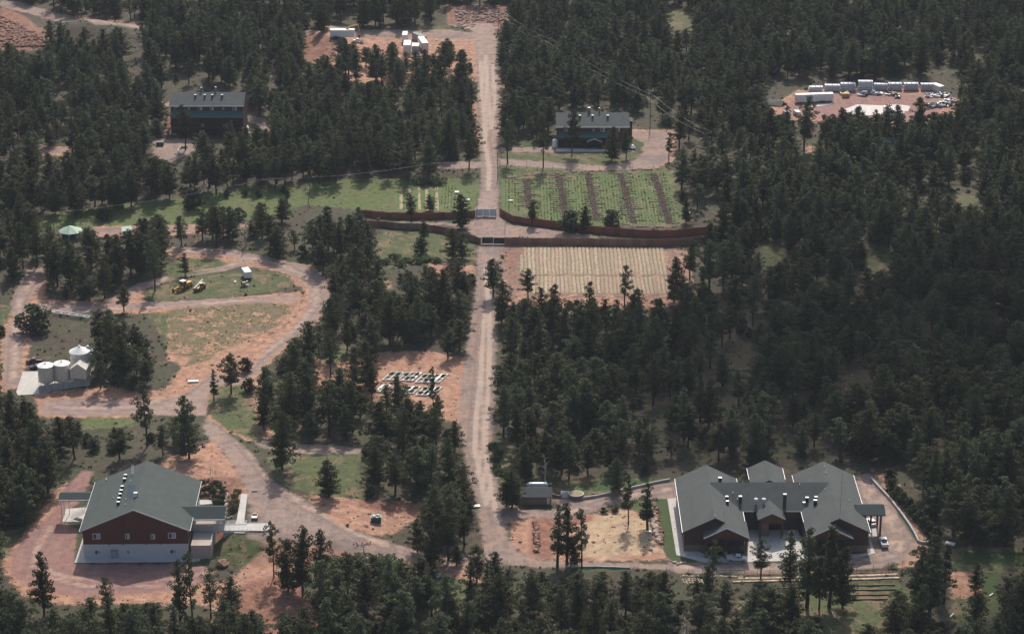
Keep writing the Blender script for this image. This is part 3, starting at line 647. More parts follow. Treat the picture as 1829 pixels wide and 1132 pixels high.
# form name -> variants
FV = {'c': (0,5,11,15), 'r': (1,4,9,13), 'o': (2,6,14), 's': (3,10), 'f': (7,8,12), 'j': J, 'b': SH, 'd': SN}
TREES = []       # (x, y, z, h, width_factor, rot, variant, label, group, hand)
def hand_tree(px, py, ty, form, label, name=None, wf=1.0, group=None):
    p = P(px, py); h = top_z(p, ty); vs = FV[form]; v = vs[(px+py) % len(vs)]
    TREES.append((p.x, p.y, p.z, h, wf, random.random()*6.28, v, label, group, True))
HT = [
 (262,797,681,'o','tall open pine standing on the road verge behind the big red lodge'),
 (337,818,708,'f','broad bushy pine just behind the right corner of the big red lodge roof',1.15),
 (414,702,630,'r','full round pine on the grass island in the fork of the dirt road',1.25),
 (383,716,660,'s','thin young pine left of the full round pine on the grass island'),
 (472,768,704,'c','small pointed pine on the right rim of the grass island'),
 (505,838,733,'f','large dark pine beside the junction of the dirt track',1.2),
 (587,886,823,'f','lone bushy pine in the grass patch above the orange dirt',1.25),
 (62,590,540,'j','rounded juniper in the dirt fork above the white silos',1.5),
 (222,556,509,'r','small flat-topped pine at the narrow end of the loop track',1.1),
 (277,520,432,'o','tall pine with a bare trunk beside the yellow road grader'),
 (331,492,452,'c','small pine on the grass at the start of the curved dirt road'),
 (80,1098,985,'c','tall spiky pine in front of the lodge yard, bottom left'),
 (192,1100,1033,'o','thin crooked pine below the middle of the pink gravel yard'),
 (322,1115,1000,'s','tall narrow pine in front of the lodge’s right corner',1.2),
 (343,1100,985,'o','sparse grey-green pine rising beside the lodge’s lower right window',.8),
 (376,1105,1015,'o','flat-crowned pine at the right end of the pink gravel yard',.9),
 (490,1030,932,'o','leaning pine with sparse branches left of the dark cluster',.8),
 (515,1055,962,'f','dark bushy pine in the cluster right of the eroded bank',1.1),
 (542,1062,940,'c','tallest pine of the dark cluster right of the eroded bank',1.1),
 (577,1060,945,'c','rightmost pine of the dark cluster by the eroded bank'),
 (653,1080,970,'d','bare dead tree beside the bottom dirt road'),
 (997,1012,902,'s','left trunk of the tall pine clump beside the sandy lot',1.3),
 (1014,1006,898,'s','tallest pine of the clump beside the sandy lot',1.3),
 (1038,1014,908,'o','right pine of the tall clump beside the sandy lot',.9),
 (1025,1010,960,'f','low bushy pine at the foot of the tall clump',.9),
 (1122,936,848,'o','slender pine with a bare trunk on the verge above the sandy lot',.8),
 (1156,945,862,'s','dense columnar pine beside the rock wall of the lawn',1.5),
 (1273,1040,964,'o','thin pine in front of the left wing’s stone porch',.8),
 (1358,1034,964,'r','small round pine with a bare trunk in front of the courtyard',.95),
 (1409,1054,946,'s','tall ragged pine in front of the courtyard',1.45),
 (1440,1085,942,'s','tall dark pine left of the pair by the right wing',1.5),
 (1462,1088,995,'r','shorter pine between the tall pines before the right wing',1.0),
 (1480,1084,944,'s','tall dark pine hiding the right wing’s porch',1.5),
 (1504,1086,975,'f','broad pine below the right wing’s porch',.9),
 (1262,1080,1010,'r','pine at the left end of the mulched terrace',.9),
 (1640,1090,975,'r','leftmost pine of the clump by the end of the gravel drive',1.2),
 (1660,1100,972,'c','pointed pine in the clump by the end of the gravel drive',1.2),
 (1684,1078,975,'s','rightmost pine of the clump by the end of the gravel drive',1.3),
 (1742,1060,1004,'c','small pine standing alone on the dirt patch, bottom right'),
 (1740,1135,1058,'r','pine below the dirt patch at the bottom right',1.1),
 (880,530,463,'r','round-topped pine at the roadside below the board gate',1.3),
 (897,578,500,'f','dark pine behind the round-topped roadside pine',1.1),
 (943,532,482,'r','small round pine on the left edge of the mulched field',1.25),
 (927,575,540,'c','young pine in the shade of the roadside clump'),
 (968,584,515,'r','left pine of the pair below the mulched field'),
 (990,588,507,'c','right pine of the pair below the mulched field',1.1),
 (1053,592,503,'s','tall dense pine in front of the mulched field',1.6),
 (1116,552,474,'o','spreading pine overlapping the lower right of the mulched field',.95),
 (1138,572,515,'r','pine at the lower right corner of the mulched field',1.1),
 (826,407,347,'f','broad dark pine beside the pale board gate',1.25),
 (950,402,358,'r','small round pine against the red fence right of the gate',1.1),
 (768,377,347,'f','small bushy pine in the left garden by the red fence',1.1),
 (735,397,344,'r','pine against the red fence at the left garden'),
 (757,430,392,'c','pine on the grass below the lower fence'),
 (752,452,422,'j','squat juniper on the meadow below the lower fence',1.1),
 (808,462,408,'f','left bushy pine beside the dark lower gate',1.1),
 (826,462,414,'f','right bushy pine beside the dark lower gate',1.1),
 (1045,412,368,'f','dark pine against the red fence below the striped garden',1.1),
 (1020,415,375,'j','low round juniper by the red fence below the striped garden',1.3),
 (1092,402,372,'j','round juniper on the lower edge of the striped garden',1.4),
 (907,293,214,'o','tall pine at the right edge of the main road above the junction',1.05),
 (838,305,234,'r','big pine at the left edge of the main road above the junction',1.1),
 (971,300,206,'o','tall thin pine left of the two storey timber house',.85),
 (1022,277,196,'r','tall pine in front of the timber house’s left half',.9),
 (1093,287,226,'f','broad pine in front of the timber house’s right half',1.1),
 (1118,284,232,'r','pine at the right corner of the timber house'),
 (1195,287,238,'o','small pine beside the turning circle of the timber house'),
 (186,392,361,'j','lone columnar juniper on the long green meadow',1.2),
 (332,268,187,'r','tall pine in front of the three storey house’s left end',1.0),
 (413,265,215,'c','pine in front of the three storey house’s entrance'),
 (440,262,225,'c','pine at the three storey house’s right corner'),
 (852,1046,973,'r','round pine on the verge below the road junction',1.1),
 (884,1050,985,'f','bushy pine right of the round pine below the junction',1.1),
 (815,1010,974,'c','small pine on the edge of the bottom dirt road'),
 (1232,500,430,'r','pine at the right corner of the mulched field',1.1),
 (1205,540,458,'f','broad pine on the right edge of the mulched field',1.1),
 (770,1010,915,'f','big dark pine right of the green skip',1.1),(745,985,925,'c','pine just right of the orange dirt bank'),
 (800,1000,890,'r','dark pine on the corner left of the main road',1.2),
 (1100,880,818,'f','pine on the wood edge above the curving drive'),
 (915,908,838,'f','bushy pine behind the small green roofed hut',1.2),
 (905,905,842,'c','pine at the roadside left of the small hut',1.1),
 (712,748,670,'f','bushy pine standing in front of the white planter frames',1.2),(690,735,690,'r','pine left of the one in front of the white planter frames'),(774,738,655,'o','thin pine with a long bare trunk at the right of the planter frames',.6),
 (783,750,705,'c','young pine right of the thin bare trunked one by the planter frames'),(655,690,610,'f','pine at the left edge of the planter clearing',1.2),(800,640,590,'r','pine on the back edge of the planter clearing near the main road',1.2),
 (1292,436,362,'f','broad dark pine hiding the right end of the red fence',1.2),(1268,470,398,'r','pine in front of the right end of the brown fence',1.1),(1225,398,352,'c','small pine at the right edge of the striped garden beside the backhoe',1.0),
 (1404,262,190,'c','pine before the left end of the storage yard'),(1436,268,172,'r','tall pine standing in front of the long white trailer',1.1),(1468,272,205,'o','pine before the open end of the storage yard'),
 (1500,275,192,'f','broad pine in front of the red ground of the storage yard',1.3),(1530,272,190,'r','round pine in front of the white patch of the yard',1.1),(1561,268,196,'s','narrow pine left of the pair in front of the slanting container',1.3),(1578,270,188,'r','left pine of the pair in front of the slanting container',1.1),(1598,272,188,'r','right pine of the pair in front of the slanting container',1.1),(1642,275,175,'f','big broad pine before the scrap heaps of the storage yard',1.3),
 (345,372,334,'j','dark juniper on the upper edge of the long meadow',1.4),(292,330,285,'j','low dark pine on the rim above the long meadow',1.6),
]
for q in HT: hand_tree(*q[:5], wf=q[5] if len(q) > 5 else 1.0)
for i, (x, y) in enumerate([(1592,868),(1602,882),(1612,893),(1622,903),(1632,914),(1642,924),(1652,935),(1662,944),(1672,955),(1590,850),(1668,968)]):
    hand_tree(x, y+8, y-16, 'j', 'young juniper in the row planted on the bank beside the gravel drive', wf=1.2, group='young junipers on the bank')
for i, (x, y) in enumerate([(767,328),(750,327),(780,327)]): hand_tree(x, y, y-12, 'b', 'low spreading green bush at the top of the left garden', wf=1.6, group='bushes above the left garden')
for x, y in [(1078,915),(1099,914),(1115,905)]: hand_tree(x, y, y-9, 'b', 'clipped round shrub on the verge of the curving drive', wf=.8, group='round shrubs by the drive')
for x, y in [(880,800),(890,812),(886,838),(895,846),(884,822)]: hand_tree(x, y, y-10, 'b', 'bright green bush on the right verge of the main road', wf=1.2, group='bright bushes by the main road')
for x, y in [(690,470),(705,462),(725,468),(745,470),(762,466),(715,474),(780,468)]: hand_tree(x, y, y-9, 'b', 'bush in the hedge line left of the main road below the gates', wf=1.3, group='hedge bushes below the gates')
for x, y in [(240,352),(405,352),(438,350),(462,352),(506,345),(513,352),(350,352)]: hand_tree(x, y, y-14, 'j', 'small dark juniper dotted on the upper edge of the meadow', wf=1.1, group='junipers on the meadow edge')
for x, y in [(640,1000),(665,1012),(690,1003),(712,1016),(610,1012),(630,1030),(700,1035)]: hand_tree(x, y+6, y-10, 'b', 'green bush on the slope below the bottom dirt road', wf=1.6, group='bushes below the bottom dirt road')
# what must stay in view: ground areas traced from the photograph and the faces of the buildings
KEEP = [A['gravel'][i] for i in range(len(A['gravel'])-1) if i != 13]+A['pink'][:1]+[[(1395,150),(1700,150),(1705,196),(1400,196)],[(170,406),(205,406),(208,420),(172,420)],[(278,404),(330,402),(330,411),(280,412)],[(70,390),(330,354),(430,337),(530,333),(540,345),(440,362),(330,375),(210,388),(70,400)]]+[A['grass'][i] for i in range(22) if i not in (0, 15)]+A['garden'][:2]+[[(550,332),(820,330),(828,362),(716,366),(560,350)]]+A['crop']+A['lawn']+[
 [(300,158),(440,158),(440,205),(300,205)],[(320,200),(435,200),(435,235),(320,235)],
 [(992,190),(1130,190),(1130,250),(992,250)],[(1355,140),(1705,140),(1705,205),(1380,205)],[(595,45),(700,50),(700,70),(600,68)],[(700,50),(790,50),(785,90),(712,92)],[(425,1045),(470,1030),(530,1070),(545,1095),(440,1080)],
 [(108,820),(445,820),(445,1010),(108,1010)],[(1170,822),(1640,826),(1640,1020),(1170,1020)],
 [(928,860),(1050,860),(1050,905),(928,905)],[(40,610),(170,610),(170,700),(40,700)],[(300,475),(460,475),(460,535),(300,535)],
 [(680,655),(800,655),(800,712),(680,712)],[(100,398),(150,398),(150,425),(100,425)],[(215,402),(240,402),(240,420),(215,420)],
 [(905,436),(1228,448),(1200,530),(905,530)],[(690,370),(1290,370),(1275,440),(690,440)],[(0,20),(80,40),(80,80),(0,80)],
 [(555,885),(760,895),(740,950),(600,935)],[(905,925),(1150,910),(1185,1000),(930,1000)],[(380,960),(470,960),(470,1020),(380,1020)],
 [(660,630),(830,636),(828,690),(700,660)],[(200,538),(540,520),(520,590),(310,650)],[(268,832),(385,785),(430,850),(400,880)],
 [(545,56),(850,60),(850,72),(600,70)],[(1210,1020),(1600,1014),(1600,1042),(1215,1045)],[(800,12),(905,12),(900,45),(800,45)],
 [(1150,165),(1172,165),(1172,235),(1150,235)],[(0,1000),(60,1000),(400,1060),(380,1068),(40,1066)],[(540,60),(560,60),(590,95),(545,108)],
 [(1470,1042),(1600,1040),(1590,1075),(1480,1075)],[(1690,1000),(1780,1000),(1780,1060),(1700,1060)],
 [(1350,430),(1400,430),(1395,475),(1362,478)],[(1548,432),(1598,440),(1592,478),(1552,485)],[(1300,610),(1345,605),(1350,640),(1310,650)],[(1500,650),(1560,655),(1550,680),(1505,678)],[(1270,725),(1310,722),(1305,745),(1275,745)],[(1360,750),(1410,745),(1405,765)],[(1415,240),(1450,242),(1450,262),(1418,262)],[(1690,345),(1760,350),(1720,372)],[(1190,12),(1240,15),(1240,50),(1195,45)],[(740,605),(800,600),(810,625),(750,625)],[(60,262),(135,268),(135,276),(60,272)],[(90,150),(130,150),(130,170),(95,170)],[(225,100),(255,100),(250,118),(225,115)],
 [(1566,848),(1600,860),(1690,960),(1650,970)],
]
KS = 4; KW, KH = int(W_/KS)+2, int(H_/KS)+2
kx, ky = np.meshgrid((np.arange(KW)+.5)*KS, (np.arange(KH)+.5)*KS); KM = np.zeros(kx.shape, bool)
for pl in KEEP: KM |= sdist(kx, ky, np.array(pl, float), 1.0) > 0
# a few soft gaps in the woods, keyed to the ground
def wood_density(x, y):
    n = math.sin(x*.051+1.3)+math.sin(y*.043+x*.02)+math.sin(x*.11-y*.06+2)*.7+math.sin(x*.021-y*.027+4)*.8
    return .70+.24*n
def free(px, py, ty, hw):
    i0, i1 = int((px-hw)/KS), int((px+hw)/KS)+1; j0, j1 = int(ty/KS), int(py/KS)+1
    i0, i1 = max(0, i0), min(KW, i1); j0, j1 = max(0, j0), min(KH, j1)
    if i0 >= i1 or j0 >= j1: return True
    return KM[j0:j1, i0:i1].mean() < .10
cell = {}
def near(x, y, r):
    ci, cj = int(x//8), int(y//8)
    return any((x-a)**2+(y-b)**2 < r*r for i in range(ci-1, ci+2) for j in range(cj-1, cj+2) for a, b in cell.get((i, j), ()))
for t in TREES: cell.setdefault((int(t[0]//8), int(t[1]//8)), []).append((t[0], t[1]))
GYX = lambda x, y: (int(round((y-500)/STEP))+8, int(round((x+340)/STEP))+7)
solid = np.maximum.reduce([AT['gravel'], AT['pink'], AT['crop'], AT['garden'], AT['lawn']])
def stand(px, py):
    if py < 330:
        if px < 300: return 'pines on the hillside at the upper left'
        if px < 860: return 'pines right of the three storey house'
        if px < 1340: return 'pines around the two storey timber house'
        return 'pines around the storage yard'
    if py < 620:
        if px < 620: return 'pines between meadow and loop road'
        if px < 860: return 'pines left of the road below the gates'
        return 'pines right of the mulched field'
    if px < 330 and py > 900: return 'pines below the lodge yard at the bottom left'
    if px < 330: return 'pines around the silos and behind the lodge'
    if px < 860 and py < 900: return 'pines between loop road and main road'
    if px < 860: return 'pines below the bottom dirt road'
    if py > 1020: return 'pines below the long grey roofed building'
    return 'pines behind the long grey roofed building'
BLD = [(-122,-84,584,622),(44,104,584,634),(2,14,600,612)]
cnt = 0; rs = random.Random(11)
for _ in range(45000):
    y = rs.uniform(500, 1290); x = rs.uniform(-1, 1)*(y*.235+45)
    if rs.random() > wood_density(x, y): continue
    i, j = GYX(x, y)
    if solid[i, j] > -1.5 or any(a < x < b and c < y < d for a, b, c, d in BLD): continue
    if AT['orange'][i, j] > 1 and rs.random() < (.8 if y < 880 else .3): continue
    if near(x, y, 4.0 if rs.random() < .35 else 6.5): continue
    k = rs.random(); h = rs.uniform(9.5, 18.5)
    v = rs.choice((0,1,1,2,4,4,5,6,7,8,9,9,10,11,12,12,13,13,14,15))
    if k < .10: v = rs.choice(J); h = rs.uniform(3, 6)
    elif k < .14: v = rs.choice(SN); h = rs.uniform(7, 11)
    elif k < .20: h = rs.uniform(5, 9)
    z = float(gz(x, y)); px, py = scr(x, y, z); tx, ty = scr(x, y, z+h)
    if v >= 16 and v < 18: wf = rs.uniform(1, 1.5)
    else: wf = rs.uniform(1.0, 1.5)
    if not free(px, py, ty, h*.13*F/700): continue
    g = stand(px, py)
    TREES.append((x, y, z, h, wf, rs.random()*6.28, v, None, g, False)); cell.setdefault((int(x//8), int(y//8)), []).append((x, y))
print('TREES', len(TREES))
# the trees that show largest are things of their own; the rest are one stand of stuff
def px_h(t):
    px, py = scr(t[0], t[1], t[2]); a, b = scr(t[0], t[1], t[2]+t[3])
    if px < -20 or px > W_+20 or b > H_-8 or py < 0: return -1
    return (min(py, H_)-b)*(1 if t[6] < 16 else .8)
NIND = 300
order = sorted(range(len(TREES)), key=lambda i: (-9999 if TREES[i][9] else 0) - px_h(TREES[i]))
ind = [i for i in order if TREES[i][9] or px_h(TREES[i]) > 0][:NIND]; IS = set(ind)
SNG = {'o': 'sparse', 's': 'slim'}
def kind_words(v):
    if v in J: return 'juniper_tree', 'juniper', 'small dark green juniper'
    if v in SH: return 'shrub', 'shrub', 'green shrub'
    if v in SN: return 'dead_tree', 'dead tree', 'grey dead tree with bare branches'
    f = FORMS[v][0]
    return 'pine_tree', 'pine tree', {'cone': 'pointed dark green pine', 'round': 'round topped dark green pine', 'open': 'sparse bare trunked pine',
            'slim': 'slim upright pine', 'full': 'bushy dark pine branched to the ground'}[f]
def tall_words(h): return 'short ' if h < 9 else ('tall ' if h > 14.2 else '')
for i in ind:
    x, y, z, h, wf, rot, v, label, group, hand = TREES[i]; nm, cat, words = kind_words(v)
    if label is None:
        where = group.split(' ', 1)[1] if group.startswith('pines') else group.replace('dense pines ', '')
        label = (tall_words(h) if v < 16 else '')+words+' '+where
        label = ' '.join(label.split()[:16])
    gg = group if (group and not group.startswith('pines')) else (group or None)
    if not hand: gg = tall_words(h).strip()+' '+words+' trees '+where; gg = gg.strip()
    s = h/VH[v]; o = thing(nm, label, cat, (x, y, z-.05), rot, gg); o.scale = (s*wf*(1 if v >= 16 else (.55+.45/s)), s*wf*(1 if v >= 16 else (.55+.45/s)), s)
    for part, me in (('trunk', VAR[v][0]), ('crown', VAR[v][1])):
        link(bpy.data.objects.new(part, me), o)
def forest_stuff():
    rest = [TREES[i] for i in range(len(TREES)) if i not in IS]
    # sources are the meshes of trees that stand in the scene
    src = {}
    for o in list(COL.objects):
        if o.name.startswith(('trunk', 'crown')) and o.type == 'MESH':
            src.setdefault(o.data.name, o)
    okv = [v for v in range(len(VAR)) if VAR[v][0].name in src and VAR[v][1].name in src]
    rest = [t if t[6] in okv else t[:6]+(okv[int(t[0]*7) % len(okv)],)+t[7:] for t in rest]
    rest = [t if abs(t[3]/VH[t[6]]) < 2.2 else t[:6]+(0,)+t[7:] for t in rest]
    me = bpy.data.meshes.new('pine_forest'); me.from_pydata([(t[0], t[1], t[2]-.05) for t in rest], [], [])
    a = me.attributes.new('variant', 'INT', 'POINT'); a.data.foreach_set('value', [t[6] for t in rest])
    a = me.attributes.new('yaw', 'FLOAT', 'POINT'); a.data.foreach_set('value', [t[5] for t in rest])
    sc = []
    for t in rest:
        s = t[3]/VH[t[6]]; q = s*t[4]*(1 if t[6] >= 16 else (.55+.45/s)); sc += [q, q, s]
    a = me.attributes.new('size', 'FLOAT_VECTOR', 'POINT'); a.data.foreach_set('vector', sc)
    o = bpy.data.objects.new('pine_forest', me); link(o); tag(o, 'mass of dark pines filling the woods', 'forest', kind='stuff')
    ng = bpy.data.node_groups.new('forest', 'GeometryNodeTree'); ng.interface.new_socket('Geometry', in_out='INPUT', socket_type='NodeSocketGeometry')
    ng.interface.new_socket('Geometry', in_out='OUTPUT', socket_type='NodeSocketGeometry')
    N = ng.nodes; gi = N.new('NodeGroupInput'); go = N.new('NodeGroupOutput'); jn = N.new('GeometryNodeJoinGeometry')
    def named(nm, ty):
        q = N.new('GeometryNodeInputNamedAttribute'); q.data_type = ty; q.inputs[0].default_value = nm; return q.outputs[0]
    va, ya, sz = named('variant', 'INT'), named('yaw', 'FLOAT'), named('size', 'FLOAT_VECTOR')
    cx = N.new('ShaderNodeCombineXYZ'); ng.links.new(ya, cx.inputs[2])
    for v in sorted({t[6] for t in rest}):
        cmp = N.new('FunctionNodeCompare'); cmp.data_type = 'INT'; cmp.operation = 'EQUAL'
        ii = [s for s in cmp.inputs if s.type == 'INT']; ng.links.new(va, ii[0]); ii[1].default_value = v
        for me_ in VAR[v]:
            if me_.name not in src: print('no source', me_.name); continue
            oi = N.new('GeometryNodeObjectInfo'); oi.inputs[0].default_value = src[me_.name]; oi.transform_space = 'ORIGINAL'; oi.inputs['As Instance'].default_value = True
            ip = N.new('GeometryNodeInstanceOnPoints'); ng.links.new(gi.outputs[0], ip.inputs['Points']); ng.links.new(cmp.outputs[0], ip.inputs['Selection'])
            ng.links.new(oi.outputs['Geometry'], ip.inputs['Instance']); ng.links.new(cx.outputs[0], ip.inputs['Rotation']); ng.links.new(sz, ip.inputs['Scale'])
            ng.links.new(ip.outputs[0], jn.inputs[0])
    ng.links.new(jn.outputs[0], go.inputs[0]); md = o.modifiers.new('forest', 'NODES'); md.node_group = ng
forest_stuff()
# ---------------------------------------------------------------- buildings
def on(px, py, fz, it=40):
    """line of sight meets the surface z = fz(x, y)"""
    d = ray(px, py); z = 5.0
    for _ in range(it):
        t = (H-z)/-d.z; z = .6*z+.4*fz(d.x*t, d.y*t)
    return Vector((d.x*t, d.y*t, z))
class Frame:
    """local frame of a building: converts world points into it"""
    def __init__(s, root): s.r = root; s.m = Matrix.Translation(root.location) @ Matrix.Rotation(root.rotation_euler.z, 4, 'Z'); s.i = s.m.inverted()
    def loc(s, v): return s.i @ Vector(v)
    def wld(s, v): return s.m @ Vector(v)
def gable_y(mb, x0, x1, y0, y1, ze, rise, t=.3):
    xc = (x0+x1)/2; return mb.prism([(x0,ze),(xc,ze+rise),(x1,ze),(x1,ze-t),(xc,ze+rise-t),(x0,ze-t)], y0, y1)
def gable_x(mb, x0, x1, y0, y1, ze, rise, t=.3):
    yc = (y0+y1)/2; return mb.prismx([(y0,ze),(yc,ze+rise),(y1,ze),(y1,ze-t),(yc,ze+rise-t),(y0,ze-t)], x0, x1)
def window(parent, x0, x1, z0, z1, y, frame='white', panes=2, axis='y'):
    """front-facing window standing 6 cm proud of the wall at y"""
    f = MB(); t = .13; ft = MB()
    f.box(x0, x1, y-.08, y+.02, z0, z0+t); f.box(x0, x1, y-.08, y+.02, z1-t, z1)
    f.box(x0, x0+t, y-.08, y+.02, z0+t, z1-t); f.box(x1-t, x1, y-.08, y+.02, z0+t, z1-t)
    for i in range(1, panes):
        xm = x0+(x1-x0)*i/panes; f.box(xm-.05, xm+.05, y-.07, y+.02, z0+t, z1-t)
    w = f.build('window', M[frame], parent)
    MB().box(x0+t, x0+(x1-x0)/panes-.05 if panes > 1 else x1-t, y-.04, y+.03, z0+t, z1-t).build('pane', M['glass'], w)
    if panes > 1: MB().box(x0+(x1-x0)/panes+.05, x1-t, y-.04, y+.03, z0+t, z1-t).build('pane', M['glass_pale'], w)
    return w
M['glass_pale'] = simple('window_blind', (.34,.36,.38), .4, .2, 1)
def railing(mb, a, b, h=1.05, step=1.5, r=.03, rails=4):
    a = Vector(a); b = Vector(b); n = max(1, round((b-a).length/step))
    for i in range(n+1):
        p = a.lerp(b, i/n); mb.tube(p, p+Vector((0,0,h)), r, r, 4)
    for k in range(1, rails+1):
        o_ = Vector((0,0,h*k/rails)); mb.tube(a+o_, b+o_, r*.8, r*.8, 4)
    return mb
def stack_vent(parent, p, w, h, mat='grey_metal', cap='white', name='roof_vent'):
    v = MB().box(p[0]-w/2, p[0]+w/2, p[1]-w/2, p[1]+w/2, p[2]-.6, p[2]+h).build(name, M[mat], parent)
    MB().box(p[0]-w*.54, p[0]+w*.54, p[1]-w*.42, p[1]+w*.42, p[2]+h+.06, p[2]+h+.18).build('cap', M[cap], v)
    return v
SLABS = []
def slabs(name, polys, mat, h=.10, label=None):
    mb = MB(); SLABS.extend(wpts(pl) for pl in polys)
    for pl in polys:
        pts = [P(a, b) for a, b in pl]; zt = max(p.z for p in pts)+h
        mb.slab([(p.x, p.y, zt) for p in pts], h+.5)
    o = mb.build(name, mat); o['kind'] = 'structure'
    if label: o['label'] = label
    return o

def big_lodge():
    b0 = P(151, 996); R = thing('red_lodge', 'big red log lodge with a white lower storey and wide green shingle roof', 'building', b0, .018)
    Fm = Frame(R); Wd, Ln, E, RI = 28.8, 29.6, 8.9, 6.2; xc = Wd/2
    MB().box(0, Wd, 0, Ln, -.3, 4.2).build('lower_wall', M['white_block'], R)
    MB().prism([(-.03,4.2),(Wd+.03,4.2),(Wd+.03,E-.15),(xc,E+RI-.2),(-.03,E-.15)], -.03, Ln+.03).build('upper_wall', M['log'], R)
    for x in (7.1, 10.9, 17.2, 21.2):
        zt = E-.3+RI*(1-abs(x-xc)/xc)-.25
        MB().box(x-.28, x+.28, -.16, -.035, 4.1, zt).build('pilaster', M['log'], R)
    rf = gable_y(MB(), -.75, Wd+.75, -.8, Ln+.7, E-.33, RI+.34, .28).build('roof', M['shingle'], R)
    def rz_(x): return E-.33+(RI+.34)*(1-abs(x-xc)/(xc+.75))
    fa = MB(); q = xc+.75
    fa.prism([(-.78,E-.30),(xc,E+RI+.04),(Wd+.78,E-.30),(Wd+.78,E-.64),(xc,E+RI-.30),(-.78,E-.64)], -.86, -.802).build('fascia', M['galv'], rf)
    for sx in (-.86, Wd+.78): MB().box(sx, sx+.08, -.8, Ln+.7, E-.66, E-.29).build('gutter', M['galv'], rf)
    for a in [(2.7,4.8,5.85,7.55,2),(11.6,12.8,5.85,7.4,2),(18.6,19.8,5.7,7.2,2),(23.4,25.5,5.9,7.6,2)]: window(R, *a[:4], -.03, 'white', a[4])
    for a in [(2.9,4.7,1.1,2.5,2),(11.8,12.8,1.1,2.5,2),(23.6,25.4,1.1,2.5,2)]: window(R, *a[:4], 0, 'white', a[4])
    d = MB().box(7.5, 9.2, -.5, 0.0, 0.0, 2.5).box(7.4, 9.3, -1.0, 0.0, 2.5, 2.62).build('door_hood', M['grey_metal'], R)
    MB().box(7.7, 9.0, -.56, -.5, .05, 2.3).build('door', M['glass_pale'], d)
    fz = lambda x, y: Fm.wld((0,0,0)).z + rz_(Fm.loc((x, y, 0)).x)
    for px, py in [(211.5,900.5),(212.8,893.4),(214.7,886),(216.7,879.5),(218.6,872.5),(222.6,858.7),(224.5,852)]:
        stack_vent(R, Fm.loc(on(px, py, fz)), .8, .75, 'dark', 'white')
    p = Fm.loc(on(234, 888, fz)); fr = MB()
    fr.slab([(p.x-1.2,p.y,p.z+.35),(p.x+.9,p.y,p.z+.35),(p.x+1.0,p.y+2.6,p.z+2.6),(p.x-1.1,p.y+2.6,p.z+2.6)], .08)
    for dx in (-1.1, .8): fr.tube((p.x+dx,p.y+2.5,p.z-.2), (p.x+dx,p.y+2.5,p.z+2.5), .05, .05, 4)
    fr.build('solar_panel', M['blue_grey'], R)
    p = Fm.loc(on(242.5, 886, fz)); u = MB().box(p.x-.5, p.x+.5, p.y-.4, p.y+.4, p.z-.2, p.z+1.2).build('roof_unit', M['white'], R)
    MB().box(p.x+.51, p.x+.62, p.y-.42, p.y+.42, p.z-.1, p.z+1.25).build('edge', M['red_edge'], u)
    p = Fm.loc(on(237, 846, fz)); ld = MB()
    for dx in (-.35, .35): ld.tube((p.x+dx,p.y,p.z), (p.x+dx,p.y+.9,p.z+2.6), .06, .06, 4)
    for k in range(6): ld.tube((p.x-.35,p.y+.15*k,p.z+.43*k+.1), (p.x+.35,p.y+.15*k,p.z+.43*k+.1), .05, .05, 4)
    ld.build('roof_ladder', M['galv'], R)
    stack_vent(R, Fm.loc(on(190, 857.5, fz)), .3, .35, 'white')
    for px, py in [(225,893),(224,902),(233,860),(203,890)]: stack_vent(R, Fm.loc(on(px, py, fz)), .16, .3, 'galv', 'galv', 'pipe')
    # left porch
    rr = MB(); rr.prismx([(22.0,6.9),(24.7,7.9),(27.4,6.9),(27.4,6.7),(24.7,7.7),(22.0,6.7)], -10.2, -.76).build('porch_roof', M['shingle_dark'], R)
    MB().box(-10.2, -.76, 21.9, 21.99, 6.6, 6.95).build('fascia', M['galv'], R)
    for x, y in ((-9.6,22.3),(-8.2,26.8),(-9.6,26.8)): MB().tube((x,y,-.1), (x,y,6.9), .1, .1, 6).build('post', M['galv'], R)
    st = MB()
    for i in range(14): st.box(-.2-.5*(i+1), -.2-.5*i, 23.4, 25.2, 4.2-.3*(i+1)-.1, 4.2-.3*(i+1)+.02)
    s1 = st.build('stairs', M['concrete'], R); rl = MB()
    for y in (23.4, 25.2): railing(rl, (-7.2, y, .1), (-.1, y, 4.2), 1.0, 1.2)
    rl.build('handrail', M['galv'], s1)
    # right entrance canopy, deck and terrace
    MB().prismx([(6.4,8.25),(10.8,10.15),(15.2,8.25),(15.2,8.0),(10.8,9.9),(6.4,8.0)], 20.5, 38.4).build('entrance_roof', M['shingle_dark'], R)
    MB().box(Wd+.9, 38.45, 6.3, 6.39, 7.95, 8.3).build('fascia', M['galv'], R)
    for x, y in ((38.0,6.8),(38.0,14.6),(30.2,6.8)): MB().box(x-.12, x+.12, y-.12, y+.12, 4.2, 8.2).build('post', M['galv'], R)
    dk = MB().slab([(Wd,7.2,4.5),(41,7.0,4.5),(50.5,6.9,4.42),(50.5,11.6,4.42),(41,11.3,4.5),(Wd,11.2,4.5)], .22).build('deck', M['concrete'], R)
    rl = MB(); railing(rl, (34.8,7.35,4.5), (48,7.1,4.45), 1.05, 1.2, .035, 6); railing(rl, (34.8,11.1,4.5), (44,11.3,4.45), 1.05, 1.2, .035, 6); railing(rl, (29.4,7.35,4.5), (34.8,7.35,4.5), 1.05, 1.2, .035, 6)
    rl.build('handrail', M['galv'], dk)
    MB().box(38.2, 45.0, 6.6, 6.9, 1.5, 4.3).box(37.8, 38.3, 6.7, 7.3, .5, 4.3).build('abutment', M['retain'], dk)
    tr_ = MB().box(29.6, 35.2, -1.2, 16.0, -.2, 4.22).build('terrace', M['terrace'], R)
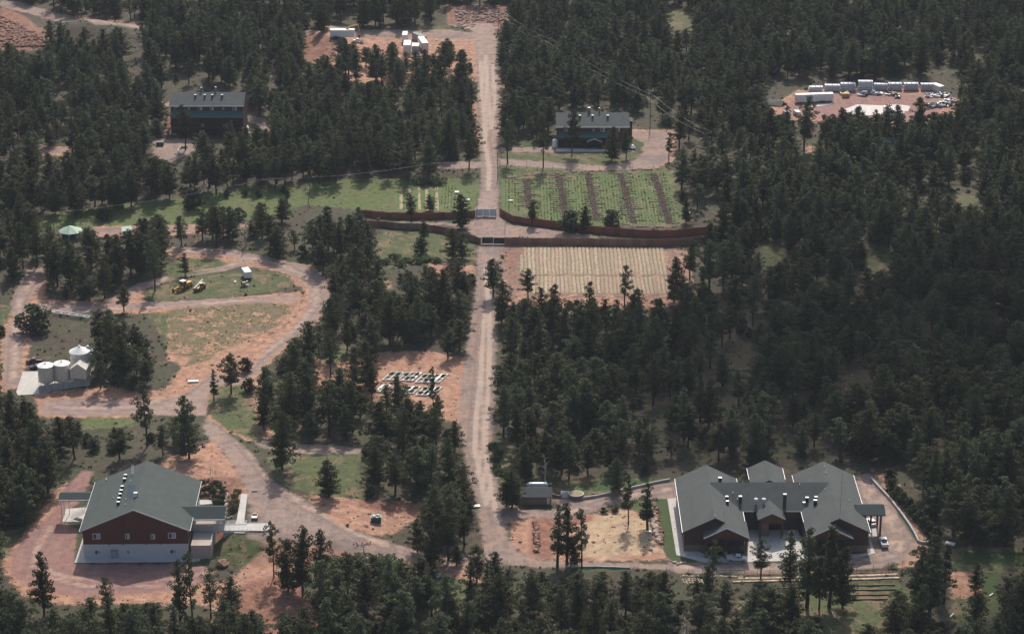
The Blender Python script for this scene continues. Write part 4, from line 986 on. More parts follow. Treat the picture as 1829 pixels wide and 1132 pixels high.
    rl = MB(); railing(rl, (35.1,-1.1,4.22), (35.1,7.0,4.22), 1.0, 1.3, .035, 5); rl.build('handrail', M['galv'], tr_)
    return R
M['blue_grey'] = simple('panel_glass', (.24,.25,.27), .4, .1, 2)
M['red_edge'] = simple('red_trim', (.5,.07,.05), .5, .1, 2)
M['terrace'] = concrete('beige_concrete', (.48,.40,.34), 2.2)
big_lodge()
slabs('pavement', [[(133,1005),(150,955),(158,930),(165,930),(152,996),(334,994),(345,985),(362,985),(357,1001),(345,1003)],
   [(111,932),(118,909),(166,905),(160,932)]], M['concrete'], .12, 'concrete apron round the red lodge')
slabs('sidewalk', [[(422,934),(431,883),(442,883),(436,934)],[(418,953),(421,934),(440,934),(437,953)],[(352,905),(358,893),(378,893),(380,903)]], M['concrete'], .18, 'pale concrete path by the lodge')

def long_building():
    R = thing('long_building', 'sprawling log building of several wings under grey shingle roofs round a paved courtyard', 'building', (75, 600, 0))
    ox, oy = 75, 600
    def B(mb, name, mat, parent=R): mb.v = [(x-ox, y-oy, z) for x, y, z in mb.v]; return mb.build(name, mat, parent)
    E = 6.2; RI = 4.45
    # wings
    for (x0, x1, y0, y1) in ((47.7,64.4,591.2,624.0),(81.9,98.6,591.0,626.4)):
        B(MB().box(x0, x1, y0, y1, -.3, 2.1), 'stone_base', M['stone'])
        xc = (x0+x1)/2
        B(MB().prism([(x0-.02,2.1),(x1+.02,2.1),(x1+.02,E-.25),(xc,E+4.0),(x0-.02,E-.25)], y0-.05, y1+.05), 'wing_wall', M['log_brown'])
        rf = B(gable_y(MB(), x0-.55, x1+.55, y0-.6, y1+.6, E, RI, .3), 'wing_roof', M['shingle_grey'])
        q = MB().prism([(x0-.58,E+.03),(xc,E+RI+.03),(x1+.58,E+.03),(x1+.58,E-.33),(xc,E+RI-.33),(x0-.58,E-.33)], y0-.68, y0-.603)
        B(q, 'fascia', M['log_brown'], rf)
        for gx in (x0-.64, x1+.56): B(MB().box(gx, gx+.08, y0-.6, y1+.6, E-.35, E+.02), 'gutter', M['galv'], rf)
    # connector with the courtyard front
    B(MB().box(64.4, 81.9, 604.4, 621.0, -.3, E-.25), 'courtyard_wall', M['log_brown'])
    B(MB().prismx([(603.5,E),(612.8,E+4.62),(622,E),(622,E-.3),(612.8,E+4.3),(603.5,E-.3)], 56.3, 89.9), 'connector_roof', M['shingle_grey'])
    B(MB().box(64.9, 81.4, 603.36, 603.49, E-.32, E+.02), 'gutter', M['dark'])
    # rear wing
    B(MB().prism([(69.0,-.3),(78.2,-.3),(78.2,7.0),(73.6,9.3),(69.0,7.0)], 620, 629.2), 'rear_wall', M['log_brown'])
    B(gable_y(MB(), 68.4, 78.8, 616.5, 629.8, 7.05, 2.6, .25), 'rear_roof', M['shingle_grey'])
    for gx in (68.34, 78.8): B(MB().box(gx, gx+.09, 622.3, 629.8, 6.8, 7.1), 'gutter', M['galv'])
    # entrance gable
    B(gable_y(MB(), 68.7, 76.5, 598.4, 608.5, 6.1, 1.95, .25), 'entrance_roof', M['shingle_grey'])
    B(MB().prism([(69.3,4.9),(75.9,4.9),(75.9,5.95),(72.6,7.6),(69.3,5.95)], 598.7, 599.0), 'entrance_gable', M['log'])
    for x in (69.5, 75.7): B(MB().box(x-.3, x+.3, 598.8, 599.5, -.2, 5.0), 'pillar', M['log_brown'])
    B(MB().box(69.9, 72.0, 600.4, 604.3, -.2, 5.2), 'stone_bay', M['stone'])
    B(MB().box(72.6, 75.2, 604.1, 604.38, .1, 4.0), 'door', M['dark'])
    for x0 in (65.2, 67.2, 77.0, 79.4): B(MB().box(x0, x0+1.5, 604.2, 604.38, 1.0, 3.4), 'window', M['glass'])
    # front porches of the two wings
    for (a, b_, xm) in ((52.7, 65.4, 59.0), (81.2, 93.9, 87.5)):
        yf = 587.0
        rf = B(gable_y(MB(), a, b_, yf, 597.0, E, 3.2, .25), 'porch_roof', M['shingle_grey'])
        B(MB().prism([(a-.03,E+.03),(xm,E+3.23),(b_+.03,E+.03),(b_+.03,E-.28),(xm,E+2.92),(a-.03,E-.28)], yf-.07, yf-.003), 'fascia', M['galv'], rf)
        B(MB().prism([(a+.7,E-.5),(b_-.7,E-.5),(b_-.7,E-.1),(xm,E+2.8),(a+.7,E-.1)], yf+.5, yf+.8), 'porch_gable', M['log'])
        for x in (a+.9, xm, b_-.9):
            pl = B(MB().box(x-.25, x+.25, yf+.4, yf+.95, 1.9, E-.4), 'post', M['log_brown'])
            B(MB().box(x-.5, x+.5, yf+.2, yf+1.2, -.2, 1.9), 'plinth', M['stone'], pl)
        B(MB().box(a+.6, b_-.6, yf+1.0, 591.0, 2.2, 2.45), 'porch_deck', M['log_brown'])
        rl = MB(); railing(rl, (a+.8, yf+.9, 2.45), (b_-.8, yf+.9, 2.45), 1.0, 1.6, .06, 3); B(rl, 'porch_rail', M['log_brown'])
        st = MB()
        for i in range(8): st.box(xm+1+.4*i, xm+1.4+.4*i, yf+.1, yf+.9, 2.2-.28*i-.2, 2.2-.28*i)
        B(st, 'porch_stairs', M['log'])
        for x0 in (a+1.6, xm+1.2): B(MB().box(x0, x0+3.4, 590.9, 591.08, 2.6, 5.2), 'window', M['glass'])
        B(MB().box(xm-1.5, xm+1.8, 590.85, 591.1, .1, 1.9), 'door', M['dark'])
    # drive-through canopy at the right end
    B(MB().prismx([(599.8,6.9),(603.4,8.4),(607,6.9),(607,6.6),(603.4,8.1),(599.8,6.6)], 96.5, 104.6), 'canopy_roof', M['shingle_dark'])
    for x, y in ((103.4,600.4),(103.4,606.3),(101.6,606.3)): B(MB().box(x-.25, x+.25, y-.25, y+.25, -.1, 6.7), 'post', M['log'])
    # chimneys and vents, placed on the slopes
    def zl(x, y): return E+RI*(1-abs(x-56.05)/8.9)
    def zr2(x, y): return E+RI*(1-abs(x-90.25)/8.9)
    def zc(x, y): return E+(y-603.5)*.497
    fm = Frame(R)
    for px, py, f, w_, h, m, c in [(1286,861,zl,1.1,2.0,'log_brown','dark'),(1298,893,zl,.9,1.6,'dark','white'),(1299,900,zl,.9,1.3,'dark','white'),(1322,896,zc,1.0,2.4,'dark','white'),
        (1401,904,zc,1.15,4.4,'log_brown','white'),(1441,898,zr2,1.0,2.4,'dark','white'),(1436,902,zr2,.9,1.2,'galv','white'),(1456,900,zr2,1.1,1.7,'dark','white'),(1457,896,zr2,.9,2.2,'dark','white')]:
        stack_vent(R, fm.loc(on(px, py, f)), w_*.8, h*.7 if h < 4 else h*.85, m, c if h > 4 else 'galv', 'chimney')
    for px, py, f in [(1350,899,zc),(1364,899,zc)]:
        p = fm.loc(on(px, py, f)); v = MB().tube((p.x,p.y,p.z-.5), (p.x,p.y,p.z+1.1), .32, .32, 10).build('turbine_vent', M['galv'], R)
        MB().lathe([(.3,1.1),(.62,1.3),(.55,1.6),(.1,1.8)], p, 10).build('cap', M['white'], v)
    for px, py, f in [(1309,881,zc),(1295,881,zl),(1428,866,zc),(1443,874,zr2),(1453,874,zr2),(1462,874,zr2),(1473,875,zr2),(1448,868,zr2),(1517,895,zr2),(1277,922,zl),(1317,892,zc),(1475,845,zr2),(1472,834,zr2)]:
        p = fm.loc(on(px, py, f)); MB().tube((p.x,p.y,p.z-.2), (p.x,p.y,p.z+.5), .11, .11, 6).build('pipe', M['white'], R)
    B(MB().tube((90.3,590.2,9.5), (90.3,590.2,24.5), .05, .04, 5), 'mast', M['pole'])
    return R
long_building()
slabs('courtyard', [[(1192,891),(1209,889),(1227,975),(1270,994),(1335,994),(1340,930),(1420,930),(1440,994),(1555,988),(1553,965),(1553,936),(1568,936),(1568,957),(1554,962),(1563,988),(1516,998),(1437,1000),(1332,1004),(1258,1004),(1208,991)]],
   M['concrete'], .10, 'concrete paving round the long building')

def low_wall(name, label, cat, pts, h, t=.4, mat='retain', group=None):
    W = [P(a, b) for a, b in pts]; mb = MB(); c = W[0]
    for i in range(len(W)-1):
        a, b = W[i]-c, W[i+1]-c; d = (b-a); d.z = 0; d.normalize(); n = Vector((-d.y, d.x, 0))*t/2; e = d*t*.3
        hi = h if not isinstance(h, (list, tuple)) else h[i]; hj = h if not isinstance(h, (list, tuple)) else h[i+1]
        za = .001*(i % 2)
        A_ = [a-e-n, a-e+n, b+e+n, b+e-n]; hh = [hi, hi, hj, hj]
        mb.add([v-Vector((0,0,.4)) for v in A_]+[v+Vector((0,0,q+za)) for v, q in zip(A_, hh)], [(0,1,2,3),(7,6,5,4),(0,4,5,1),(1,5,6,2),(2,6,7,3),(3,7,4,0)])
    o = mb.build(name, M[mat]); o.location = c; tag(o, label, cat, group); return o
low_wall('retaining_wall', 'long pale kerb wall curving round the right side of the gravel drive', 'wall', [(1556,856),(1570,872),(1590,893),(1611,920),(1625,940),(1634,955),(1640,968),(1648,971),(1662,971)], .8, .5)
low_wall('retaining_wall', 'low grey wall along the upper edge of the drive from hut to long building', 'wall', [(1040,891),(1068,887),(1095,881),(1118,875),(1145,869),(1170,863),(1196,858)], .7, .4)
low_wall('retaining_wall', 'pale kerb wall curving below the three storey house', 'wall', [(334,264),(323,265),(319,270),(320,277)], .9, .4)
low_wall('retaining_wall', 'pale kerb on the bright grass right of the three storey house', 'wall', [(490,214),(494,225),(494,240)], .9, .4)
low_wall('retaining_wall', 'white kerb along the lawn edge below the sandy lot', 'wall', [(1010,1014),(1060,1013),(1125,1015)], .5, .3)
low_wall('silo_wall', 'grey concrete wall wrapping the front and right of the white silos', 'wall', [(71,702),(95,696),(130,691),(159,687),(166,670),(172,650)], [2.3,2.2,2.0,2.0,1.8,1.2], .35)

def hut():
    R = thing('pump_hut', 'small stone hut with a grey green gable roof beside the curving drive', 'hut', P(958, 901))
    MB().box(-4.1, 4.1, 0, 5.4, -.2, 2.6).build('wall', M['stone'], R)
    gable_x(MB(), -4.6, 4.6, -.6, 6.0, 2.7, 1.5, .2).build('roof', M['shingle_grey'], R)
    MB().box(3.0, 3.9, -.06, 0.0, .1, 2.2).build('door', M['cream'], R)
    MB().prism([(-4.15,2.55),(4.15,2.55),(4.1,2.6),(-4.1,2.6)], 0, .1).build('trim', M['cream'], R)
    T = thing('propane_tank', 'long white propane tank lying behind the small hut', 'tank', P(960, 873))
    tk = MB(); prof = [(.05,-3.2),(.55,-3.05),(.8,-2.7),(.85,-2.2),(.85,2.2),(.8,2.7),(.55,3.05),(.05,3.2)]; tk.lathe(prof, (0,0,0), 12)
    tk.v = [(z, y, x+1.3) for x, y, z in tk.v]; tk.build('tank_body', M['galv'], T, smooth=True)
    for x in (-1.8, 1.8): MB().box(x-.15, x+.15, -.6, .6, 0, .8).build('saddle', M['retain'], T)
    S = thing('stone_steps', 'pale concrete steps between two curved stone planters', 'steps', P(1009, 889))
    mb = MB()
    for i in range(5): mb.box(-.9, .9, .4*i, 2.4, .22*i-.1, .22*(i+1))
    mb.build('step_flight', M['concrete'], S)
    for x in (-1.05, 1.05): MB().box(x-.12, x+.12, 0, 2.4, -.1, 1.3).build('cheek_wall', M['concrete'], S)
    Q = thing('round_planter', 'half round stone planter with a pale rim right of the steps', 'planter', P(1029, 889))
    ring = [(2.2*math.cos(a), .4+1.9*math.sin(a)) for a in [k*math.pi*2/20 for k in range(20)]]
    MB().slab([(x, y, 1.2) for x, y in ring], 1.3).build('wall', M['stone'], Q)
    MB().slab([(x*1.05, .4+(y-.4)*1.05, 1.32) for x, y in ring], .11).build('rim', M['concrete'], Q)
    Q2 = MB().slab([(x*.86, .4+(y-.4)*.86, 1.37) for x, y in ring], .04).build('soil', M['tan_soil'], Q)
    low_wall('stone_wall', 'low curved stone wall between the hut and the steps', 'wall', [(986,886),(992,888),(1000,889),(1003,887)], .9, .4, 'stone')
M['tan_soil'] = simple('planter_soil', (.28,.23,.13), .95, .4, 3)
hut()

def far_house(name, label, p, Wd, Dp, base, wall2, E, RI, vents, tall, roof='shingle_grey', rz=0.0, canopy=None, entry=None, wins=()):
    R = thing(name, label, 'house', p, rz); x0, x1 = -Wd/2, Wd/2; yc = Dp/2
    MB().box(x0, x1, 0, Dp, -.4, E*.45).build('lower_wall', M['log_brown'], R)
    MB().prismx([(-.03,E*.45),(-.03,E-.2),(yc,E+RI-.35),(Dp+.03,E-.2),(Dp+.03,E*.45)], x0-.03, x1+.03).build('upper_wall', M['log'], R)
    rf = MB().prismx([(-.7,E-.2),(yc,E+RI),(Dp+.7,E-.2),(Dp+.7,E-.5),(yc,E+RI-.3),(-.7,E-.5)], x0-.6, x1+.6).build('roof', M[roof], R)
    MB().box(x0-.6, x1+.6, -.8, -.702, E-.55, E-.18).build('gutter', M['galv'], rf)
    for fx in vents:
        y = yc*.62; z = E-.2+(RI+.2)*((y+.7)/(yc+.7)); stack_vent(R, (x0+Wd*fx, y, z), .85, .9, 'teal_stack', 'galv', 'dormer_vent')
    for fx, hh, w_ in tall: stack_vent(R, (x0+Wd*fx, yc+.8, E+RI-.2), w_*.8, hh*.75, 'stone', 'galv', 'chimney')
    if canopy:
        z1, z0, d, a, b = canopy
        MB().prismx([(-d,z0),(-.04,z1),(-.04,z1-.25),(-d,z0-.2)], x0+Wd*a, x0+Wd*b).build('veranda_roof', M['teal'], R)
        n = 7
        for i in range(n+1):
            x = x0+Wd*a+.3+(Wd*(b-a)-.6)*i/n; MB().box(x-.12, x+.12, -d+.2, -d+.45, -.2, z0-.1).build('post', M['log_brown'], R)
        MB().box(x0+Wd*a, x0+Wd*b, -d+.1, -.05, z0*.38, z0*.38+.2).build('veranda_floor', M['log_brown'], R)
    for fx, z0, z1, w_ in wins: window(R, x0+Wd*fx-w_/2, x0+Wd*fx+w_/2, z0, z1, -.03, 'white', 2 if w_ > 1 else 1)
    if entry:
        ex, ew, ez = entry; xx = x0+Wd*ex
        gable_y(MB(), xx-ew/2, xx+ew/2, -4.4, -.1, ez, 1.3, .2).build('entry_roof', M['pale_green'], R)
        for dx in (-ew/2+.3, ew/2-.3): MB().box(xx+dx-.15, xx+dx+.15, -4.2, -3.9, -.2, ez).build('post', M['log_brown'], R)
        MB().box(xx-1, xx+1, -.1, -.04, 0, 2.3).build('door', M['dark'], R)
    return R
M['teal_stack'] = simple('dark_teal_flashing', (.04,.08,.085), .6, .2, 2)
far_house('timber_house', 'three storey red timber house with teal veranda roof and white capped vents, upper left', P(371.5, 240), 30.6, 16, 0, 0, 12.9, 3.3,
    [.33,.46,.565,.70], [(.40,2.6,.9),(.60,2.8,.9)], canopy=(10.4,8.4,3.2,0,1), wins=[(.07,10.9,12.1,1.0),(.25,10.9,11.9,.8),(.41,10.7,12.1,1.7),(.57,10.7,12.1,1.7),(.73,10.9,11.7,.8),(.885,10.6,12.2,1.8),(.74,2.6,4.2,1.3),(.43,3.2,4.6,1.2)])
far_house('timber_house', 'two storey dark timber house with teal lean-to roof and small entry gable, upper centre', P(1058.5, 261.5), 29.6, 16.6, 0, 0, 8.8, 3.4,
    [.32,.50,.715], [(.455,2.6,1.3),(.60,2.4,.8)], canopy=(6.3,4.7,3.0,0,.75), entry=(.52,6.2,3.2), wins=[(.51,6.7,7.5,.8),(.64,6.4,8.1,1.8),(.86,6.5,8.0,1.3),(.12,6.6,7.9,1.3)])
far_house('timber_house', 'dark roofed house almost hidden in the pines below the storage yard', P(1596, 292), 17, 14, 0, 0, 5.6, 3.2, [], [], roof='shingle_dark', rz=-.12)
_a = thing('annex', 'small grey lean-to beside the right end of the two storey house', 'shed', P(1125, 246))
MB().box(-.9, .9, 0, 5, -.2, 7).build('wall', M['log_brown'], _a); MB().box(-1.1, 1.1, -.3, 5.2, 7, 7.25).build('roof', M['shingle_grey'], _a)
_a = thing('water_tank', 'white upright tank at the left corner of the two storey house', 'tank', P(991.5, 263))
MB().lathe([(1.15,0),(1.2,.2),(1.2,2.9),(.9,3.3),(.3,3.45)], n=14).build('tank_body', M['white'], _a, smooth=True); MB().tube((0,0,3.4), (0,0,3.7), .25, .25, 8).build('lid', M['white'], _a)
slabs('paving', [[(993,271),(993,266),(1000,265),(1130,268),(1130,271)],[(302,240),(308,213),(312,213),(316,241)],[(434,241),(434,212),(440,212),(448,243)]], M['concrete'], .1, 'concrete paths beside the timber houses')

def pavilion():
    R = thing('round_pavilion', 'eight sided pavilion with pale green roof half hidden by pines', 'pavilion', P(127, 424))
    MB().lathe([(3.4,-.2),(3.4,2.7)], n=8).build('wall', M['pav_wall'], R)
    MB().lathe([(4.6,2.6),(4.6,2.75),(.6,4.5),(.05,4.55)], n=8).build('roof', M['pale_green'], R)
    for k in range(8):
        a = k*math.pi/4; MB().tube((4.1*math.cos(a),4.1*math.sin(a),-.1), (4.1*math.cos(a),4.1*math.sin(a),2.6), .1, .1, 6).build('post', M['white'], R)
    for k in (5, 6, 7):
        a = (k+.5)*math.pi/4; d = Vector((math.cos(a), math.sin(a), 0)); t_ = Vector((-d.y, d.x, 0)); c = d*3.15
        MB().obox(c+Vector((0,0,1.6)), (t_, d, (0,0,1)), (.7,.05,.6)).build('window', M['glass'], R)
    K = thing('kiosk', 'tiny dark kiosk with a pale green sloping roof by the pink path', 'kiosk', P(227, 421), .2)
    MB().box(-1.4, 1.4, -1.1, 1.1, -.1, 2.3).build('wall', M['green_paint'], K)
    MB().slab([(-1.9,-1.6,2.4),(1.9,-1.6,2.6),(1.9,1.6,3.3),(-1.9,1.6,3.1)], .12).build('roof', M['pale_green'], K)
    MB().box(-.5, .5, -1.16, -1.1, 0, 2).build('door', M['white'], K)
M['pav_wall'] = simple('teal_wall', (.07,.12,.13), .7, .2, 2)
pavilion()

def silos():
    def round_silo(px, py, r, z0, z1, cone, label, mat='cream', roofm='white'):
        R = thing('feed_silo', label, 'silo', P(px, py), group='white silos')
        MB().lathe([(r,z0),(r,z0+.1),(r,z1)], n=28).build('bin', M[mat], R, smooth=False)
        MB().lathe([(.35,z0-1.5),(r*.985,z0-.01)], n=28).build('hopper', M[mat], R)
        MB().lathe([(r*1.05,z1-.05),(r*1.05,z1+.06),(r*.45,z1+cone*.62),(.32,z1+cone),(.3,z1+cone+.25)], n=28).build('roof', M[roofm], R)
        for k in range(8):
            a = k*math.pi/4+.2; MB().tube((r*.97*math.cos(a), r*.97*math.sin(a), -.1), (r*.97*math.cos(a), r*.97*math.sin(a), z0+.6), .09, .09, 5).build('leg', M['galv'], R)
        ld = MB()
        for dx in (-.22,.22): ld.tube((r+.12, dx, .3), (r+.12, dx, z1), .03, .03, 4)
        for k in range(int(z1/.4)): ld.tube((r+.12,-.22,.4+k*.4), (r+.12,.22,.4+k*.4), .02, .02, 4)
        ld.build('ladder', M['galv'], R)
    round_silo(84, 689, 2.55, 1.9, 7.2, .75, 'leftmost round white silo standing at the edge of the concrete pad')
    round_silo(113, 687, 2.55, 1.9, 7.5, .75, 'second round white silo, between the leftmost one and the square bin')
    round_silo(145.5, 674, 3.2, 2.2, 9.3, 1.7, 'tallest round white silo, behind the square white bin')
    def square(px, py, w_, z0, z1, r_, label, roofm):
        R = thing('square_bin', label, 'silo', P(px, py), -.06, group='square white bins')
        MB().box(-w_/2, w_/2, -w_/2, w_/2, z0, z1).build('bin', M['cream'], R)
        MB().prism([(-w_/2-.15,z1),(0,z1+r_),(w_/2+.15,z1),(w_/2,z1-.12),(-w_/2,z1-.12)], -w_/2-.15, w_/2+.15).build('roof', M[roofm], R)
        MB().add([(-w_/2+.01,-w_/2+.01,z0-.01),(w_/2-.01,-w_/2+.01,z0-.01),(w_/2-.01,w_/2-.01,z0-.01),(-w_/2+.01,w_/2-.01,z0-.01),(-.4,-.4,z0-2),(.4,-.4,z0-2),(.4,.4,z0-2),(-.4,.4,z0-2)], [(0,1,5,4),(1,2,6,5),(2,3,7,6),(3,0,4,7),(4,5,6,7)]).build('hopper', M['galv'], R)
        for x in (-1,1):
            for y in (-1,1): MB().tube((x*w_/2*.96,y*w_/2*.96,-.1), (x*w_/2*.96,y*w_/2*.96,z0+.1), .1, .1, 5).build('leg', M['galv'], R)
    square(144.5, 686, 5.2, 3.0, 6.2, 2.0, 'square white bin on legs with a peaked roof, nearest the concrete wall', 'cream')
    square(157, 664, 4.0, 3.0, 7.0, 1.7, 'pale square bin with blue-white roof, farthest of the silos', 'pale_roof')
M['pale_roof'] = simple('pale_blue_metal', (.55,.60,.68), .4, .1, 1)
silos()
slabs('concrete_pad', [[(29,700),(41,664),(165,660),(160,688),(95,697),(71,704),(32,706)]], M['concrete'], .12, 'pale concrete pad under the silos')
# ---------------------------------------------------------------- fences, gates, poles, beds
def board_fence(name, label, base, hgt, mat, rails_side=0):
    W = [P(a, b) for a, b in base]; c = W[0].copy(); R = thing(name, label, 'fence', c)
    dens = []
    for i in range(len(W)-1):
        n = max(1, int((W[i+1]-W[i]).length/2.4))
        dens += [W[i].lerp(W[i+1], k/n)-c for k in range(n)]
    dens.append(W[-1]-c); mb = MB(); al = []; L = 0; rd = random.Random(len(label)); off = [rd.uniform(-.14,.14) for _ in dens]
    for i in range(len(dens)-1):
        a, b = dens[i], dens[i+1]; d = b-a; d.z = 0; ln = d.length; d.normalize(); n = Vector((-d.y, d.x, 0))*.03
        h = hgt+off[i]; q = [a-n, a+n, b+n, b-n]
        mb.add([v-Vector((0,0,.2)) for v in q]+[v+Vector((0,0,h)) for v in q], [(0,1,2,3),(7,6,5,4),(0,4,5,1),(1,5,6,2),(2,6,7,3),(3,7,4,0)])
        al += [L+.3]*4+[L+.3]*4; L += 2.4
    o = mb.build('board_panels', M[mat], R); at = o.data.attributes.new('along', 'FLOAT', 'POINT')
    at.data.foreach_set('value', al[:len(o.data.vertices)])
    for i, a in enumerate(dens[:100]):
        b = dens[min(i+1, len(dens)-1)] if i < len(dens)-1 else dens[i-1]; d = b-a; d.z = 0; d.normalize(); n = Vector((-d.y, d.x, 0))*(-.12 if n_side(d) else .12)
        MB().tube(a+n+Vector((0,0,-.2)), a+n+Vector((0,0,hgt+.12)), .09, .09, 5).build('post', M['pole'], R)
    return R
def n_side(d): return (-d.y, d.x)[1] > 0
board_fence('board_fence', 'red stained board fence along the left garden, up to the pale gate', [(640,385),(690,390),(713,391),(760,391),(806,390),(830,388),(849,387)], 2.5, 'fence_red')
board_fence('board_fence', 'red stained board fence curving right from the pale gate below the striped garden', [(893,384),(905,391),(918,398),(960,403),(1000,408),(1040,413),(1073,417),(1120,421),(1163,423),(1200,423),(1235,420),(1272,416)], 2.7, 'fence_red')
board_fence('board_fence', 'brown board fence left of the dark lower gate', [(620,402),(660,405),(690,406),(713,409),(745,410),(775,413),(795,417),(828,426),(859,436)], 2.5, 'fence_brown')
board_fence('board_fence', 'long brown board fence right of the dark lower gate, above the mulched field', [(903,437),(950,438),(1001,438),(1073,439),(1130,440),(1181,440),(1215,439),(1253,435),(1290,428),(1330,420)], 2.9, 'fence_brown')
def gate(name, label, a, b, h, mat, n):
    A_, B_ = P(*a), P(*b); R = thing(name, label, 'gate', A_); L = B_.x-A_.x; dy = (B_.y-A_.y)/L
    for i in range(n):
        x0, x1 = L*i/n+.06, L*(i+1)/n-.06
        g = MB().box(x0, x1, -.05+dy*x0, .05+dy*x0, .25, h).build('leaf', M[mat], R)
        MB().box(x0, x1, -.10+dy*x0, -.052+dy*x0, .3, .45).box(x0, x1, -.10+dy*x0, -.052+dy*x0, h-.2, h-.05).build('rail', M['galv' if mat != 'black_gate' else 'dark'], g)
    for x in (0, L): MB().box(x-.16, x+.16, -.16, .16, -.2, h+.35).build('post', M['cream' if mat == 'black_gate' else 'galv'], R)
gate('panel_gate', 'pale blue grey panel gate across the main road between red fences', (851,387), (886,387), 3.1, 'grey_gate', 3)
gate('panel_gate', 'dark slatted double gate across the main road in the lower brown fence', (860.5,436), (902,437), 2.7, 'black_gate', 2)

WIRES = []
def power_pole(px, py, ty, label, arm=2.4, r=.16, yaw=0, group='utility poles', lean=0, cross=True):
    p = P(px, py); h = top_z(p, ty); R = thing('utility_pole', label, 'utility pole', p, yaw, group)
    MB().tube((0,0,-.3), (lean,0,h), r, r*.65, 8).build('pole', M['pole'], R)
    if cross:
        a = MB().box(-arm/2, arm/2, -.06, .06, h-.55, h-.4).build('crossarm', M['pole'], R)
        for x in (-arm/2+.15, arm/2-.15): MB().tube((x,0,h-.4), (x,0,h-.1), .07, .05, 6).build('insulator', M['white'], a)
    c, s = math.cos(yaw), math.sin(yaw)
    return [p+Vector((x*c, x*s, h-.1)) for x in (-arm/2+.15, arm/2-.15)]
a0 = power_pole(890, 60, 18, 'utility pole at the top end of the main road', 4, yaw=.4)
a1 = power_pole(981, 112, 72, 'thin utility pole among the pines right of the upper main road', 4, yaw=.4)
a2 = power_pole(1161, 231, 172, 'tall brown utility pole beside the turning circle of the timber house', 4, .22, yaw=.4)
a3 = power_pole(1262, 300, 236, 'utility pole hidden in the pines right of the timber house', 4, yaw=.4)
b0 = power_pole(889, 322, 272, 'utility pole with crossarm at the right edge of the main road', 2.6, yaw=.2)
b1 = power_pole(780, 338, 290, 'utility pole at the edge of the wood above the left garden', 2.6, yaw=.2, cross=True)
b2 = power_pole(477, 357, 319, 'utility pole with white insulators on the meadow', 2.8, yaw=.2)
b3 = power_pole(97, 416, 379, 'utility pole with white insulators left of the round pavilion', 2.8, yaw=.2)
b4 = power_pole(-60, 440, 400, 'utility pole beyond the left end of the meadow', 2.8, yaw=.2)
def wire(a, b, sag, label, group, r=.03):
    pts = [a.lerp(b, t/14)+Vector((0,0,-sag*4*(t/14)*(1-t/14))) for t in range(15)]
    m = MB().path(pts, [r]*15, 4); tag(m.build('power_line', M['wire']), label, 'power line', group)
for A1, B1, w_ in ((a0,a1,'from the top of the main road to the thin pole'),(a1,a2,'crossing above the timber house'),(a2,a3,'running down right from the tall pole by the turning circle')):
    for k in (0, 1): wire(A1[k], B1[k], 1.6, ('upper' if k else 'lower')+' wire '+w_, None)
for A1, B1, w_ in ((b0,b1,'between the main road and the left garden'),(b1,b2,'across the wood edge above the meadow'),(b2,b3,'above the long green meadow'),(b3,b4,'at the far left above the pines')):
    for k in (0, 1): wire(A1[k], B1[k], 1.5, ('rear' if k else 'front')+' wire '+w_, None, .017)
power_pole(550, 366, 326, 'leaning brown pole at the left end of the striped garden', 1, .14, cross=False, lean=1.2)
power_pole(909, 382, 292, 'tall thin pale mast at the left end of the striped garden', 1, .07, cross=False)
power_pole(852, 388, 346, 'thin dark post left of the pale gate', 1, .09, cross=False)
power_pole(902, 420, 397, 'thin dark post right of the dark lower gate', 1, .09, cross=False)
power_pole(941, 300, 287, 'short post beside the field track', 1, .07, cross=False)
power_pole(792, 318, 301, 'left gate post of the side track', 1, .07, cross=False)
power_pole(817, 316, 302, 'right gate post of the side track', 1, .07, cross=False)
power_pole(1190, 236, 228, 'short white marker post at the turning circle', 1, .12, cross=False)
power_pole(911, 445, 424, 'short pale post at the upper left corner of the mulched field', 1, .07, cross=False)
power_pole(376, 846, 832, 'short lamp post behind the lodge garden', 1, .07, cross=False)

def wire_fence(label, pts, h, step, mat='pole'):
    W = [P(a, b) for a, b in pts]; c = W[0].copy(); R = thing('wire_fence', label, 'fence', c); out = []
    for i in range(len(W)-1):
        n = max(1, int((W[i+1]-W[i]).length/step)); out += [W[i].lerp(W[i+1], k/n)-c for k in range(n)]
    out.append(W[-1]-c)
    for p in out[:100]: MB().tube(p-Vector((0,0,.2)), p+Vector((0,0,h)), .06, .06, 5).build('post', M[mat], R)
    for z in (.4, .9, h-.1): MB().path([p+Vector((0,0,z)) for p in out], [.014]*len(out), 3).build('wire_strand', M['wire'], R)
wire_fence('wire fence with thin posts along the front edge of the gravel drive', [(1190,1021),(1230,1024),(1330,1025),(1420,1024),(1500,1021),(1560,1017),(1612,1008)], 1.6, 3.2)
wire_fence('wire fence along the upper edge of the striped garden', [(893,300),(960,304),(1040,306),(1130,301),(1205,297)], 1.7, 6)
